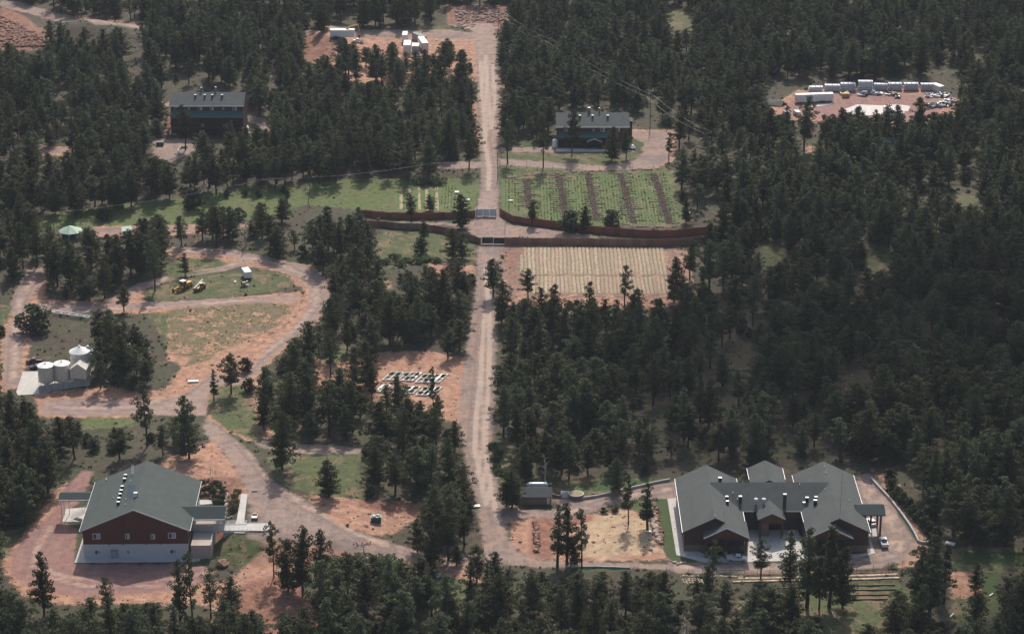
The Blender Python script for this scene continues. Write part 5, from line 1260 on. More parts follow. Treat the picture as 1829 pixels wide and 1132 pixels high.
# striped garden: dark furrows with cut stakes, one structure each
def furrow(a, b, seed):
    rd = random.Random(seed); A_, B_ = P(*a), P(*b); n = int((B_-A_).length/.7); mb = MB()
    for i in range(n):
        for s in (-.75, .75, 0):
            p = A_.lerp(B_, (i+rd.random())/n); mb.rock((p.x+s+rd.uniform(-.3,.3), p.y, p.z+.05), rd.uniform(.35,.65), .5, rd)
    for i in range(int(n/3.2)):
        p = A_.lerp(B_, (i+.5)/(n/3.2))
        for s in (-1, 1):
            if rd.random() < .25: continue
            L = rd.uniform(1.5, 5)
            for k in range(int(L/.5)): mb.rock((p.x+s*(1.0+.5*k), p.y+rd.uniform(-.15,.15), p.z+.02), rd.uniform(.28,.48), .5, rd)
    o = mb.build('furrow', M['mulch']); o['kind'] = 'structure'; o['label'] = 'dark furrow of turned soil in the striped garden'
M['mulch'] = simple('turned_soil', (.085,.052,.042), .98, .5, 1.3)
for i, (a, b) in enumerate(GROWS): furrow(a, b, i+3)
def soil_row(name, pts, r, mat, seed, label):
    rd = random.Random(seed); mb = MB(); W = [P(a, b) for a, b in pts]
    for i in range(len(W)-1):
        n = int((W[i+1]-W[i]).length/(r*1.1))
        for k in range(n):
            p = W[i].lerp(W[i+1], (k+rd.random())/n); mb.rock((p.x, p.y+rd.uniform(-.5,.5)*r, p.z), rd.uniform(.6,1.2)*r, .5, rd)
    o = mb.build(name, M[mat]); o['kind'] = 'structure'; o['label'] = label
M['dirt_pink'] = simple('pinkish_soil', (.26,.165,.125), .98, .35, 1.0)
soil_row('soil_bank', [(905,318),(960,312),(1020,308),(1100,305),(1180,302)], .9, 'dirt_pink', 5, 'heaped soil along the top of the striped garden')
soil_row('soil_bank', [(1105,400),(1150,405),(1200,406),(1222,402)], .9, 'dirt_pink', 6, 'heaped soil along the bottom of the striped garden')
M['dirt_tan'] = simple('tan_soil', (.33,.26,.16), .98, .25, .8)
for i, (x0, x1, y0) in enumerate([(713,718,332),(729,734,334),(746,750,332),(759,764,332),(777,782,334)]):
    slabs('bare_strip', [[(x0,y0),(x1,y0),(x1+2,376),(x0+1,376)]], M['dirt_tan'], .03, 'bare soil strip in the left garden')
# terraces in front of the long building
M['straw_row'] = simple('straw_mulch', (.40,.31,.22), .95, .5, .8)
for _p, _l in (([(1320,1033),(1360,1033),(1400,1032),(1450,1031),(1500,1029),(1550,1028),(1602,1026)], 'upper straw mulched row below the drive'),([(1310,1039),(1360,1038),(1400,1037),(1450,1036),(1500,1035),(1550,1034),(1605,1032)], 'lower straw mulched row below the drive')):
    _o = low_wall('straw_bed', _l, 'bed', _p, .28, .8, 'straw_row'); _o['kind'] = 'structure'; del _o['category']
low_wall('timber_edging', 'dark timber edge between the straw rows below the drive', 'edging', [(1312,1036),(1400,1034.5),(1500,1032),(1605,1029)], .3, .25, 'pole')
for _i, (_a, _b, _y) in enumerate([(1480,1598,1047),(1485,1600,1055),(1478,1590,1064),(1490,1585,1072)]):
    low_wall('terrace_edging', 'dark timber edge of the '+('top','second','third','lowest')[_i]+' grass terrace left of the pine clump', 'edging', [(_a,_y),((_a+_b)/2,_y-1),(_b,_y-2)], .35, .25, 'pole')
for i in range(7): soil_row('straw_bed', [(1219+i*5.5,1033),(1222+i*5.5,1042)], .45, 'straw_row', 9+i, 'short straw mulched row left of the terraces')
soil_row('soil_bank', [(1215,1028),(1330,1029)], .4, 'rock_pale', 30, 'pale stones edging the terrace')
soil_row('soil_bank', [(1330,1026),(1600,1021)], .35, 'rock', 31, 'reddish stones edging the drive')
low_wall('garden_edging', 'thin dark timber edge of the lower terrace', 'edging', [(1370,1050),(1420,1050),(1500,1046)], .3, .2, 'pole')
# rocks
def boulders(name, label, pts, r, mat, group, seed, one=True):
    rd = random.Random(seed); c = P(*pts[0]); mb = MB(); W = [P(a, b) for a, b in pts]
    for i in range(len(W)-1):
        n = max(2, int((W[i+1]-W[i]).length/(r*.9)))
        for k in range(n):
            p = W[i].lerp(W[i+1], k/n)-c; mb.rock((p.x+rd.uniform(-.5,.5)*r, p.y+rd.uniform(-.5,.5)*r, p.z+r*.2), r*rd.uniform(.6,1.25), .7, rd)
    o = mb.build(name, M[mat]); o.location = c; tag(o, label, 'rock wall', group)
boulders('rock_wall', 'line of red boulders splitting the orange lot beside the road junction', [(957,935),(960,945),(957,960),(961,972),(956,986)], .9, 'rock', None, 1)
boulders('rock_wall', 'dry stone bank between the sandy lot and the narrow lawn', [(1163,906),(1167,925),(1168,940),(1174,955),(1178,970)], 1.1, 'rock_pale', None, 2)
boulders('rock_wall', 'second course of the stone bank beside the narrow lawn', [(1169,906),(1172,925),(1175,940),(1180,955),(1183,972)], 1.0, 'rock', None, 3)
boulders('rock_wall', 'upper curved boulder wall of the lodge garden', [(358,862),(375,858),(392,862),(403,870),(407,882)], 1.0, 'rock', None, 4)
boulders('rock_wall', 'middle boulder wall of the lodge garden', [(356,872),(372,869),(386,876),(392,888)], .9, 'rock', None, 5)
boulders('rock_wall', 'lower boulder wall of the lodge garden beside the white patio', [(354,884),(366,880),(378,886),(382,897)], .9, 'rock', None, 6)
boulders('rock_wall', 'right boulder edging of the lodge garden', [(406,880),(405,900),(402,920),(404,928),(418,922)], .6, 'rock_pale', None, 7)
boulders('rock_wall', 'pale boulders at the foot of the lawn', [(1200,1003),(1212,1007),(1225,1004)], .5, 'rock_pale', None, 8)
boulders('rock_wall', 'rocky retaining bank left of the three storey house', [(292,246),(298,232),(303,215),(306,206)], 1.3, 'rock', None, 9)
_b = MB().rock((0,0,.5), 1.9, .55, random.Random(3)).build('boulder', M['rock']); _b.location = P(398,1008); tag(_b, 'large pinkish boulder on the slope below the lodge ramp', 'boulder')
M['rubble_mat'] = simple('mixed_rubble', (.26,.19,.16), .95, .6, .8)
def rubble(name, label, poly, n, r, mats, seed):
    rd = random.Random(seed); xs_ = [a for a, b in poly]; ys_ = [b for a, b in poly]; pp = np.array(poly, float)
    mb = MB(); k = 0; c = P(sum(xs_)/len(xs_), sum(ys_)/len(ys_))
    while k < n:
        a, b = rd.uniform(min(xs_), max(xs_)), rd.uniform(min(ys_), max(ys_))
        if sdist(np.array([a]), np.array([b]), pp)[0] < 0: continue
        p = P(a, b)-c; mb.rock((p.x, p.y, p.z+.2), rd.uniform(.4, 1)*r, .6, rd); k += 1
    o = mb.build(name, M[mats]); o.location = c; o['kind'] = 'stuff'; o['label'] = label
rubble('rubble', 'slope of broken red rock at the far upper left', [(0,28),(45,48),(80,72),(80,84),(0,84)], 420, 1.3, 'rock', 1)
rubble('rubble', 'heap of grey red rubble at the top of the main road', [(815,16),(870,8),(905,22),(900,44),(860,40),(812,38)], 200, 1.2, 'rubble_mat', 2)
rubble('rubble', 'white debris on the grass beside the top of the main road', [(812,42),(845,40),(850,48),(815,50)], 30, .9, 'rock_pale', 3)
M['olive'] = needle_mat('olive_leaves', (.085,.075,.030))
# bushes of the lodge garden
def bush(px, py, r, label, mat='leaves', group=None, squash=.75):
    p = P(px, py); rd = random.Random(int(px*7+py)); cl = []
    for _ in range(10):
        a = rd.random()*6.28; q = r*.6*rd.random()**.5; cl.append(((q*math.cos(a), q*math.sin(a), r*(.3+.55*rd.random())*squash*1.2), r*.5))
    R = thing('shrub', label, 'shrub', p, rd.random()*6, group)
    link(bpy.data.objects.new('foliage', foliage_mesh('foliage', cl, M[mat], 60, .2, int(px))), R)
    MB().tube((0,0,-.1), (0,0,r*.5), .08, .04, 5).build('stem', M['trunk'], R)
for i, (x, y, r) in enumerate([(381,880,1.4),(397,875,1.3),(386,897,1.5),(396,899,1.4),(377,870,1.1),(391,868,1.1),(366,872,1.0),(398,888,1.2),(362,861,1.0),(388,862,1.0)]):
    bush(x, y, r, 'leafy green shrub among the boulder walls of the lodge garden', 'leaves', 'shrubs in the lodge garden')
for i, (x, y, r) in enumerate([(424,882,1.5),(421,892,1.9),(418,903,2.1),(415,914,2.2)]):
    bush(x, y, r, 'brown green bush in the row beside the concrete path of the lodge', 'olive', 'bush row beside the lodge path', 1.0)
# ---------------------------------------------------------------- vehicles, machines, containers
def wheels(R, pts, r, w_=.28, axis='x', hub='galv'):
    for (x, y) in pts:
        d = Vector((w_/2,0,0)) if axis == 'x' else Vector((0,w_/2,0)); c = Vector((x, y, r))
        o = MB().tube(c-d, c+d, r, r, 14).build('wheel', M['tyre'], R)
        MB().tube(c-d*1.06, c+d*1.06, r*.5, r*.5, 10).build('rim', M[hub], o)
def car(loc, yaw, label, paint='white', kind='sedan', group=None):
    """length along +y (nose at +y)"""
    R = thing({'pickup':'pickup_truck','flatbed':'pickup_truck','van':'parked_van'}.get(kind, 'parked_car'), label, {'pickup':'pickup','flatbed':'pickup','van':'van'}.get(kind, 'car'), loc, yaw, group)
    m = M[paint]
    if kind in ('pickup', 'flatbed'):
        low = [(-2.7,.55),(2.6,.55),(2.7,.95),(2.55,1.12),(1.35,1.2),(-2.7,1.2)]
        MB().prismx(low, -.95, .95).build('body', m, R)
        cb = MB().prismx([(-.45,1.19),(1.4,1.19),(.8,1.85),(-.3,1.87)], -.86, .86).build('cab', m, R)
        MB().prismx([(1.30,1.25),(1.37,1.27),(.84,1.79),(.76,1.77)], -.74, .74).build('windscreen', M['glass'], cb)
        MB().box(-.72, .72, -.5, -.41, 1.35, 1.75).build('rear_window', M['glass'], cb)
        for s in (-1, 1): MB().prismx([(-.2,1.28),(1.1,1.28),(.75,1.74),(-.15,1.74)], s*.862-.01, s*.862+.01).build('side_window', M['glass'], cb)
        if kind == 'pickup': MB().box(-.72, .72, -2.5, -.62, 1.2, 1.22).build('bed_floor', M['dark'], R); MB().box(-.93, -.8, -2.7, -.5, 1.2, 1.42).box(.8, .93, -2.7, -.5, 1.2, 1.42).box(-.93, .93, -2.72, -2.6, 1.2, 1.42).build('bed_side', m, R)
        else: MB().box(-1.05, 1.05, -2.9, -.6, 1.2, 1.32).build('flat_bed', M['cream'], R); MB().box(-.5, .3, -2.0, -1.0, 1.32, 1.8).build('load', M['scrap'], R)
        wheels(R, [(-.85,-1.75),(.85,-1.75),(-.85,1.75),(.85,1.75)], .42)
        for s in (-1, 1): MB().box(s*.7-.14, s*.7+.14, 2.6, 2.72, .8, .98).build('headlight', M['glass_pale'], R); MB().box(s*.82-.09, s*.82+.09, -2.76, -2.7, .8, 1.15).build('tail_light', M['red_edge'], R)
    elif kind == 'van':
        MB().prismx([(-2.6,.45),(2.5,.45),(2.6,1.0),(1.9,1.25),(1.3,2.1),(-2.5,2.15)], -.98, .98).build('body', m, R)
        MB().prismx([(1.36,2.0),(1.9,1.3),(1.98,1.33),(1.44,2.03)], -.85, .85).build('windscreen', M['glass'], R)
        for s in (-1, 1): MB().box(s*.985-.01, s*.985+.01, -2.2, 1.2, 1.4, 1.9).build('side_window', M['glass'], R)
        wheels(R, [(-.88,-1.7),(.88,-1.7),(-.88,1.7),(.88,1.7)], .37)
    else:
        MB().prismx([(-2.3,.4),(2.25,.4),(2.3,.75),(1.2,.95),(-2.2,1.0),(-2.32,.7)], -.9, .9).build('body', m, R)
        cb = MB().prismx([(-1.7,.96),(1.1,.94),(.45,1.42),(-1.15,1.45)], -.78, .78).build('cabin', m, R)
        MB().prismx([(1.02,1.0),(1.1,1.0),(.5,1.4),(.42,1.38)], -.66, .66).build('windscreen', M['glass'], cb); MB().prismx([(-1.72,1.0),(-1.6,1.0),(-1.12,1.4),(-1.2,1.4)], -.66, .66).build('rear_window', M['glass'], cb)
        for s in (-1, 1): MB().prismx([(-1.4,1.02),(.85,1.02),(.4,1.36),(-1.1,1.38)], s*.785-.01, s*.785+.01).build('side_window', M['glass'], cb)
        wheels(R, [(-.8,-1.4),(.8,-1.4),(-.8,1.4),(.8,1.4)], .33)
    return R
M['silver'] = simple('silver_paint', (.45,.46,.48), .3, .1, 1, .4)
M['maroon'] = simple('dark_red_paint', (.12,.02,.02), .35, .2, 1)
M['dark_blue'] = simple('dark_paint', (.03,.035,.05), .3, .2, 1)
M['truck_white'] = simple('white_car_paint', (.70,.71,.72), .3, .05, 1)
car(P(1316,1001), -math.pi/2-.08, 'white flatbed pickup parked before the left porch of the long building', 'truck_white', 'flatbed')
car(P(1578,972), .02, 'white pickup standing alone on the gravel drive right of the long building', 'truck_white', 'pickup')
car(P(1556,935), .25, 'white car under the drive-through canopy', 'truck_white', 'sedan')
def utv():
    R = thing('utility_cart', 'small white utility cart parked on gravel beside the lodge path', 'cart', P(455,925), .05)
    MB().box(-.85, .85, -1.4, .2, .6, .85).box(-.85, -.75, -1.4, .2, .85, 1.15).box(.75, .85, -1.4, .2, .85, 1.15).build('cargo_bed', M['white'], R)
    MB().prismx([(.2,.5),(1.5,.5),(1.5,.8),(1.0,1.0),(.2,.8)], -.75, .75).build('hood', M['truck_white'], R); MB().box(-.6, .6, .2, .6, .8, 1.3).build('seat', M['orange_old'], R)
    f = MB()
    for x in (-.7, .7): f.tube((x,.15,.8), (x,.25,1.9), .04, .04, 5); f.tube((x,1.0,.9), (x,.8,1.9), .04, .04, 5); f.tube((x,.25,1.9), (x,.8,1.9), .04, .04, 5)
    f.build('roll_cage', M['dark'], R); wheels(R, [(-.8,-.95),(.8,-.95),(-.8,1.05),(.8,1.05)], .35)
utv()
def grader():
    a, b = P(315,522), P(338,512); d = b-a; yaw = math.atan2(d.y, d.x)-math.pi/2+math.pi
    R = thing('road_grader', 'yellow road grader with a long front boom parked on the grass island', 'grader', (a+b)/2, yaw)
    MB().prismx([(-4.2,1.1),(-.8,1.1),(-.8,2.2),(-4.2,2.0)], -.75, .75).build('engine_hood', M['yellow'], R)
    MB().prismx([(-1.0,1.3),(4.1,1.0),(4.3,1.4),(2.8,1.75),(-1.0,2.1)], -.22, .22).build('boom_frame', M['yellow'], R)
    cb = MB().box(-.85, .85, -1.2, .6, 1.6, 3.2).build('cab', M['glass'], R)
    MB().box(-.98, .98, -1.3, .75, 3.2, 3.36).build('cab_roof', M['cream'], cb)
    for x in (-.83,.83):
        for y in (-1.18,.58): MB().box(x-.06, x+.06, y-.06, y+.06, 1.6, 3.2).build('cab_pillar', M['yellow'], cb)
    MB().obox((0,1.2,.55), ((1,.35,0),(-.35,1,0),(0,0,1)), (1.9,.06,.32)).build('blade', M['rust'], R)
    MB().tube((0,.3,.85), (0,2.0,.85), .7, .7, 12).build('blade_circle', M['yellow'], R) if False else MB().lathe([(.75,.8),(.75,.95)], (0,1.1,0), 14).build('blade_circle', M['yellow'], R)
    MB().box(-1.1, 1.1, 3.55, 3.75, .55, .8).build('front_axle', M['yellow'], R)
    wheels(R, [(-1.05,3.65),(1.05,3.65),(-.95,-1.9),(.95,-1.9),(-.95,-3.5),(.95,-3.5)], .62, .36, hub='yellow')
    a, b = P(350,521), P(364,512); d = b-a; yaw = math.atan2(d.y, d.x)-math.pi/2+math.pi
    T = thing('telehandler', 'low yellow telehandler with pale boom right beside the road grader', 'telehandler', (a+b)/2, yaw)
    MB().prismx([(-2.6,.7),(2.4,.7),(2.4,1.25),(-.5,1.5),(-2.6,1.6)], -.85, .85).build('chassis', M['yellow'], T)
    MB().obox((.35,.3,1.95), ((1,0,0),(0,.97,-.22),(0,.22,.97)), (.22,3.0,.22)).build('boom', M['cream'], T)
    MB().box(-1.05, -.3, -1.0, .5, 1.3, 2.4).build('cab', M['glass'], T); MB().box(-1.1, -.25, -1.05, .55, 2.4, 2.5).build('cab_roof', M['cream'], T)
    MB().box(-.7, .9, 3.0, 3.15, .5, 1.3).build('fork_carriage', M['rust'], T)
    wheels(T, [(-1.0,1.7),(1.0,1.7),(-1.0,-1.7),(1.0,-1.7)], .62, .42, hub='yellow')
grader()
def box_trailer(px, py, yaw, L, w_, h, label, paint='white', name='cargo_trailer', group=None):
    R = thing(name, label, 'trailer', P(px, py), yaw, group)
    b = MB().box(-w_/2, w_/2, 0, L, .75, .75+h).build('box_body', M[paint], R)
    MB().box(-w_/2+.08, w_/2-.08, -.04, -.003, .9, .6+h).build('rear_door', M[paint], R); MB().box(-w_/2-.03, w_/2+.03, -.02, L+.02, .68, .80).build('bottom_rail', M['galv'], b)
    wheels(R, [(s*(w_/2-.1), L*q) for s in (-1,1) for q in (.22,.31)], .42); MB().tube((0,L,.6), (0,L+1.3,.5), .07, .07, 5).build('drawbar', M['dark'], R)
    return R
box_trailer(444, 500, .35, 5.2, 2.5, 2.3, 'white box trailer standing on the grass island right of the grader')
def genset():
    R = thing('trailer_pump', 'small grey pump trailer just in front of the white box trailer', 'trailer', P(437,511), .3)
    MB().box(-1.3, 1.3, -.7, .7, .5, .62).build('frame', M['galv'], R); MB().box(-.9, .4, -.45, .45, .62, 1.6).build('engine', M['orange_old'], R)
    MB().tube((.9,0,.6), (.9,0,1.9), .28, .28, 8).build('tank', M['galv'], R); MB().tube((1.2,0,.55), (2.6,-.1,.5), .06, .06, 5).build('drawbar', M['galv'], R)
    MB().box(-1.2,-.95,-.6,.6,.62,2.2).build('control_panel', M['dark'], R); wheels(R, [(-.1,-.8),(-.1,.8)], .36, .2, 'y')
genset()
def skip():
    R = thing('rubbish_skip', 'green rubbish skip heaped with white bags on the orange dirt', 'skip', P(672,931), .05)
    w_, d, h = 3.0, 1.9, 1.7
    MB().add([(-w_/2+.1,-d/2+.15,.1),(w_/2-.1,-d/2+.15,.1),(w_/2-.1,d/2-.15,.1),(-w_/2+.1,d/2-.15,.1),(-w_/2,-d/2,h),(w_/2,-d/2,h),(w_/2,d/2,h),(-w_/2,d/2,h)],
             [(0,3,2,1),(4,5,6,7),(0,1,5,4),(1,2,6,5),(2,3,7,6),(3,0,4,7)]).build('bin', M['green_paint'], R)
    rm = MB()
    for q in ((-w_/2-.04,w_/2+.04,-d/2-.06,-d/2+.06),(-w_/2-.04,w_/2+.04,d/2-.06,d/2+.06)): rm.box(*q, h-.12, h+.03)
    for x in (-w_/2, w_/2): rm.box(x-.06, x+.06, -d/2+.061, d/2-.061, h-.12, h+.03)
    rm.build('rim', M['green_paint'], R); rb = MB()
    for x in (-1,-.33,.33,1): rb.box(x-.05, x+.05, -d/2-.05, -d/2+.08, .5, h-.13)
    rb.build('ribs', M['green_paint'], R)
    rd = random.Random(4)
    for i in range(9):
        o = MB().rock((rd.uniform(-1.1,1.1), rd.uniform(-.6,.6), h+.12), rd.uniform(.28,.45), .7, rd).build('rubbish_bag', M['white'], smooth=True); o.location = R.location+Vector((0,0,.001*i)); tag(o, 'white rubbish bag heaped in the green skip', 'rubbish bag', 'bags in the green skip')
    S = thing('rubbish_skip', 'green skip at the edge of the forecourt left of the three storey house', 'skip', P(286,260)); MB().box(-1.5, 1.5, -1, 1, .1, 1.6).build('bin', M['green_paint'], S); MB().box(-1.6, 1.6, -1.1, 1.1, 1.6, 1.72).build('lid', M['dark'], S)
skip()
# parked cars seen in scraps between the trees
for i, (x, y, yw, c, k, lb) in enumerate([
 (205,449,1.5,'truck_white','van','white van parked in the pines left of the curved dirt road'),(232,447,1.3,'silver','sedan','silver car between two white vehicles behind the pines'),(260,449,1.5,'truck_white','pickup','white pickup under the pines nearest the curved dirt road'),
 (62,648,1.5,'maroon','pickup','dark red pickup parked left behind the silos'),(66,658,1.5,'dark_blue','sedan','dark car parked on the dirt beside the leftmost silo'),
 (246,650,1.2,'truck_white','sedan','white car under the pines right of the silos'),(262,652,.4,'dark_blue','van','dark van with pale roof in the shade right of the silos'),(240,620,1.4,'truck_white','pickup','white pickup deep in the pines above the silos'),
 (600,72,1.3,'dark_blue','pickup','dark pickup below the excavator'),(612,78,1.4,'silver','sedan','silver car below the excavator'),(606,92,1.2,'dark_blue','sedan','dark car at the foot of the red bank'),(608,103,1.4,'truck_white','sedan','white car at the foot of the red bank'),
 (618,112,1.3,'silver','van','silver van behind the pines of the upper yard'),(612,121,1.3,'truck_white','sedan','white car at the lower edge of the upper yard'),(640,76,1.4,'truck_white','pickup','white pickup right of the excavator'),
 (680,112,1.1,'truck_white','sedan','white car behind the middle pines of the upper yard'),(693,115,1.4,'silver','sedan','silver car behind the middle pines of the upper yard'),(711,117,.8,'truck_white','sedan','white car seen under the pines below the containers'),
 (746,106,1.2,'silver','van','grey van below the cream shed'),(782,112,1.3,'truck_white','van','white van behind the pines at the right of the upper yard'),(797,111,1.4,'truck_white','sedan','white car near the right end of the upper yard'),(810,107,1.2,'silver','pickup','silver pickup near the right end of the upper yard'),
 (797,85,1.57,'truck_white','van','white van on the orange ground left of the main road'),(362,241,.2,'truck_white','pickup','white pickup before the three storey house'),
 (1128,265,.3,'truck_white','sedan','white car at the right corner of the two storey house'),(1612,226,1.2,'truck_white','van','white van in the pines below the storage yard'),(1652,226,.9,'silver','sedan','silver car in the pines below the storage yard'),
 (1405,207,.3,'truck_white','van','white van at the left end of the storage yard'),(1423,206,.2,'truck_white','van','white van right of another at the left end of the storage yard')]):
    car(P(x, y), yw, lb, c, k)
def excavator():
    R = thing('excavator', 'orange yellow excavator with its arm raised at the top yard', 'excavator', P(606,71), 0)
    for y in (-1.2,1.2): MB().prism([(-2.2,.1),(2.2,.1),(2.5,.5),(2.2,.95),(-2.2,.95),(-2.5,.5)], y-.35, y+.35).build('track', M['dark'], R)
    h = MB().box(-2.3, 1.5, -1.3, 1.3, 1.1, 2.3).build('house', M['orange_old'], R); MB().box(.5, 1.9, .2, 1.3, 1.5, 3.1).build('cab', M['glass'], R)
    MB().box(.4, 2.0, .1, 1.4, 3.1, 3.2).build('cab_roof', M['cream'], h)
    MB().path([(1.3,-.3,2.0),(3.6,-.3,5.2),(6.2,-.3,6.8),(9.4,-.3,7.2)], [.38,.42,.36,.28], 4).build('boom', M['yellow'], R)
    MB().path([(9.2,-.3,7.7),(9.7,-.3,4.5),(9.6,-.3,2.6)], [.26,.26,.2], 4).build('arm', M['yellow'], R)
    MB().prism([(9.0,1.2),(9.2,2.7),(10.0,2.6),(10.3,1.5),(9.7,.9)], -.9, .3).build('bucket', M['rust'], R)
excavator()
def container(px, py, yaw, L, w_, h, label, paint='white', top=None, name='storage_container', cat='container', group=None):
    R = thing(name, label, cat, P(px, py), yaw, group)
    b = MB().box(-w_/2, w_/2, 0, L, .15, .15+h).build('box_body', M[paint], R)
    MB().box(-w_/2-.04, w_/2+.04, -.04, L+.04, .15+h, .22+h).build('roof', M[top or paint], R)
    rb = MB()
    for s in (-1,1):
        for k in range(int(L/.9)): rb.box(s*w_/2-.04, s*w_/2+.04, .3+k*.9, .6+k*.9, .3, h)
    rb.build('side_ribs', M[paint], b)
    for s in (-1,1): MB().box(min(s*.06,s*(w_/2-.1)), max(s*.06,s*(w_/2-.1)), -.05, -.003, .3, h).build('door', M[paint], R)
    return R
container(727, 97, .0, 9, 3.3, 4.2, 'white container seen end on, left of the cream roofed shed', 'white')
container(723, 78, .0, 7, 2.4, 4.0, 'narrow white container behind the end-on white container', 'white')
container(742, 96, .0, 6, 3.2, 3.4, 'small grey shed with a cream roof between the white containers', 'retain', 'cream', 'storage_shed', 'shed')
box_trailer(760, 93, .22, 12, 3.0, 3.6, 'white semi trailer slanting beside the cream roofed shed')
container(757, 78, .5, 10, 2.8, 3.2, 'grey container with a black top in the upper yard', 'retain', 'dark')
container(590.5, 66, -math.pi/2, 11.5, 3, 3.4, 'long white tented container behind the excavator', 'white')
container(1611, 214, .50, 12, 2.6, 2.8, 'white container lying lengthwise on the white patch of the storage yard', 'white')
t_ = box_trailer(1487, 181, math.pi/2+.12, 17, 2.7, 3.1, 'long white semi trailer at the left of the storage yard')
def stack(i, x0, x1, y, ytop, label, tiers):
    p = P((x0+x1)/2, y); q = P(x1, y); w_ = 2*(q.x-p.x); h = top_z(p, ytop)-.6
    R = thing('panel_stack', label, 'stack', p, random.Random(i).uniform(-.06,.06), 'silver stacks at the back of the storage yard'); n = tiers
    for k in range(n):
        a = .25+(h-.25)*k/n; b = .25+(h-.25)*(k+1)/n-.14; j = random.Random(i*9+k).uniform(-.15,.15)
        MB().box(-w_/2+j, w_/2+j, 0, 2.4, a, b).build('bundle', M['galv' if k < n-1 else 'pale_roof'], R)
        for x in (-w_*.35, 0, w_*.35): MB().box(x-.1, x+.1, .05, 2.3, b, b+.139).build('batten', M['dark'], R)
for i, (x0, x1, y, yt, t, lb) in enumerate([(1445,1469,166,153,3,'leftmost silver panel stack of the storage yard'),(1473,1500,164,150,3,'second silver panel stack, sloping, behind the long trailer'),(1502,1528,164,147,4,'third silver panel stack, right of the long trailer'),
   (1533,1559,165,143,5,'tallest silver panel stack with a brown top tier'),(1561,1585,162,148,3,'low silver panel stack right of the tallest one'),(1587,1611,162,147,3,'silver panel stack with dark top in the middle of the back row'),(1615,1641,162,147,4,'second silver panel stack from the right'),(1645,1671,162,148,4,'rightmost silver panel stack of the storage yard')]): stack(i, x0, x1, y, yt, lb, t)
def junk(px, py, n, rad_, label, seed, mats=('scrap','galv','white','dark','blue','rust'), group='scrap heaps in the storage yard'):
    rd = random.Random(seed); R = thing('scrap_heap', label, 'scrap heap', P(px, py), 0, group); mb = {}
    for k in range(n):
        m = rd.choice(mats); a = rd.random()*6.28; q = rad_*rd.random()**.6; zz = (1-q/rad_)*rd.uniform(.2,1.5)
        A1 = Vector((rd.uniform(-1,1), rd.uniform(-1,1), rd.uniform(-.3,.3))).normalized(); A2 = Vector((0,0,1)).cross(A1).normalized(); A3 = A1.cross(A2)
        mb.setdefault(m, MB()).obox((q*math.cos(a), q*math.sin(a)*.8, zz+.3), (A1, A2, A3), (rd.uniform(.2,1.3), rd.uniform(.1,.6), rd.uniform(.06,.4)))
    for m, b in mb.items(): b.build({'scrap':'metal_scrap','galv':'sheet_metal','white':'white_panels','dark':'dark_parts','blue':'blue_parts','rust':'rusty_parts','pole':'timber','straw':'planks'}[m], M[m], R)
for i, (x, y, n, r, lb) in enumerate([(1668,190,60,3.5,'scrap heap at the front of the pile on the right of the storage yard'),(1685,188,60,3.5,'scrap heap with blue parts in the middle of the right hand pile'),(1697,182,50,3,'scrap heap at the far right of the storage yard'),
   (1683,172,40,3,'scrap heap below the small white container'),(1662,172,30,2.5,'scrap heap beside the rightmost silver stack'),(1543,170,30,3,'scrap before the tallest silver stack'),(1565,168,26,2.5,'small scrap heap before the low silver stack'),(1595,170,26,3,'scrap before the middle silver stack'),
   (1512,170,20,3,'loose scrap right of the long trailer'),(1390,186,40,4,'timber and scrap left of the long trailer'),(1603,176,10,1.5,'dark flattened scrap lying on the red ground')]):
    junk(x, y, n, r, lb, i, ('scrap','galv','white','dark','blue','rust') if i != 9 else ('rust','straw','dark','white'))
container(1682, 166, .5, 6, 2.6, 2.8, 'small white container at the right back corner of the storage yard', 'white')
container(1504, 174, -math.pi/2+.05, 3.2, 1.8, 1.7, 'small rusty yellow bin beside the long trailer', 'orange_old')
_r = MB()
_r.slab([(-5,0,.6),(4,-3,.3),(5.5,-.5,2.0),(-3,3.2,2.6)], .15); _r.slab([(-3,3.2,2.6),(5.5,-.5,2.0),(6,1.6,.3),(-2,5.5,.6)], .15)
_r = _r.build('collapsed_roof', M['dark']); _r.location = P(1378,188); tag(_r, 'dark collapsed metal roof sheets left of the storage yard', 'roof sheets')
slabs('white_patch', [[(1508,198),(1530,189),(1575,190),(1600,187),(1626,190),(1622,199),(1600,203),(1545,209),(1515,206)],[(1432,189),(1487,184),(1488,187),(1440,193)]], (M.setdefault('white_patch', simple('white_spoil', (.62,.56,.52), .95, .15, .5))), .06, 'white spoil spread on the storage yard')
def backhoe():
    R = thing('backhoe', 'small white and yellow backhoe by the right edge of the striped garden', 'backhoe', P(1229,391), -.2)
    MB().prismx([(-1.2,.6),(1.8,.6),(1.8,1.2),(.4,1.5),(-1.2,1.5)], -.6, .6).build('body', M['yellow'], R); MB().box(-.65, .65, -.9, .5, 1.5, 2.5).build('cab', M['glass'], R); MB().box(-.75, .75, -1.0, .6, 2.5, 2.62).build('cab_roof', M['white'], R)
    MB().path([(.3,-1.2,1.0),(1.8,-1.6,2.6),(4.6,-1.8,2.7),(5.2,-1.9,1.0)], [.18,.18,.15,.12], 5).build('boom', M['cream'], R)
    wheels(R, [(-.7,-.8),(.7,-.8)], .65, .35); wheels(R, [(-.6,1.3),(.6,1.3)], .42, .3)
backhoe()
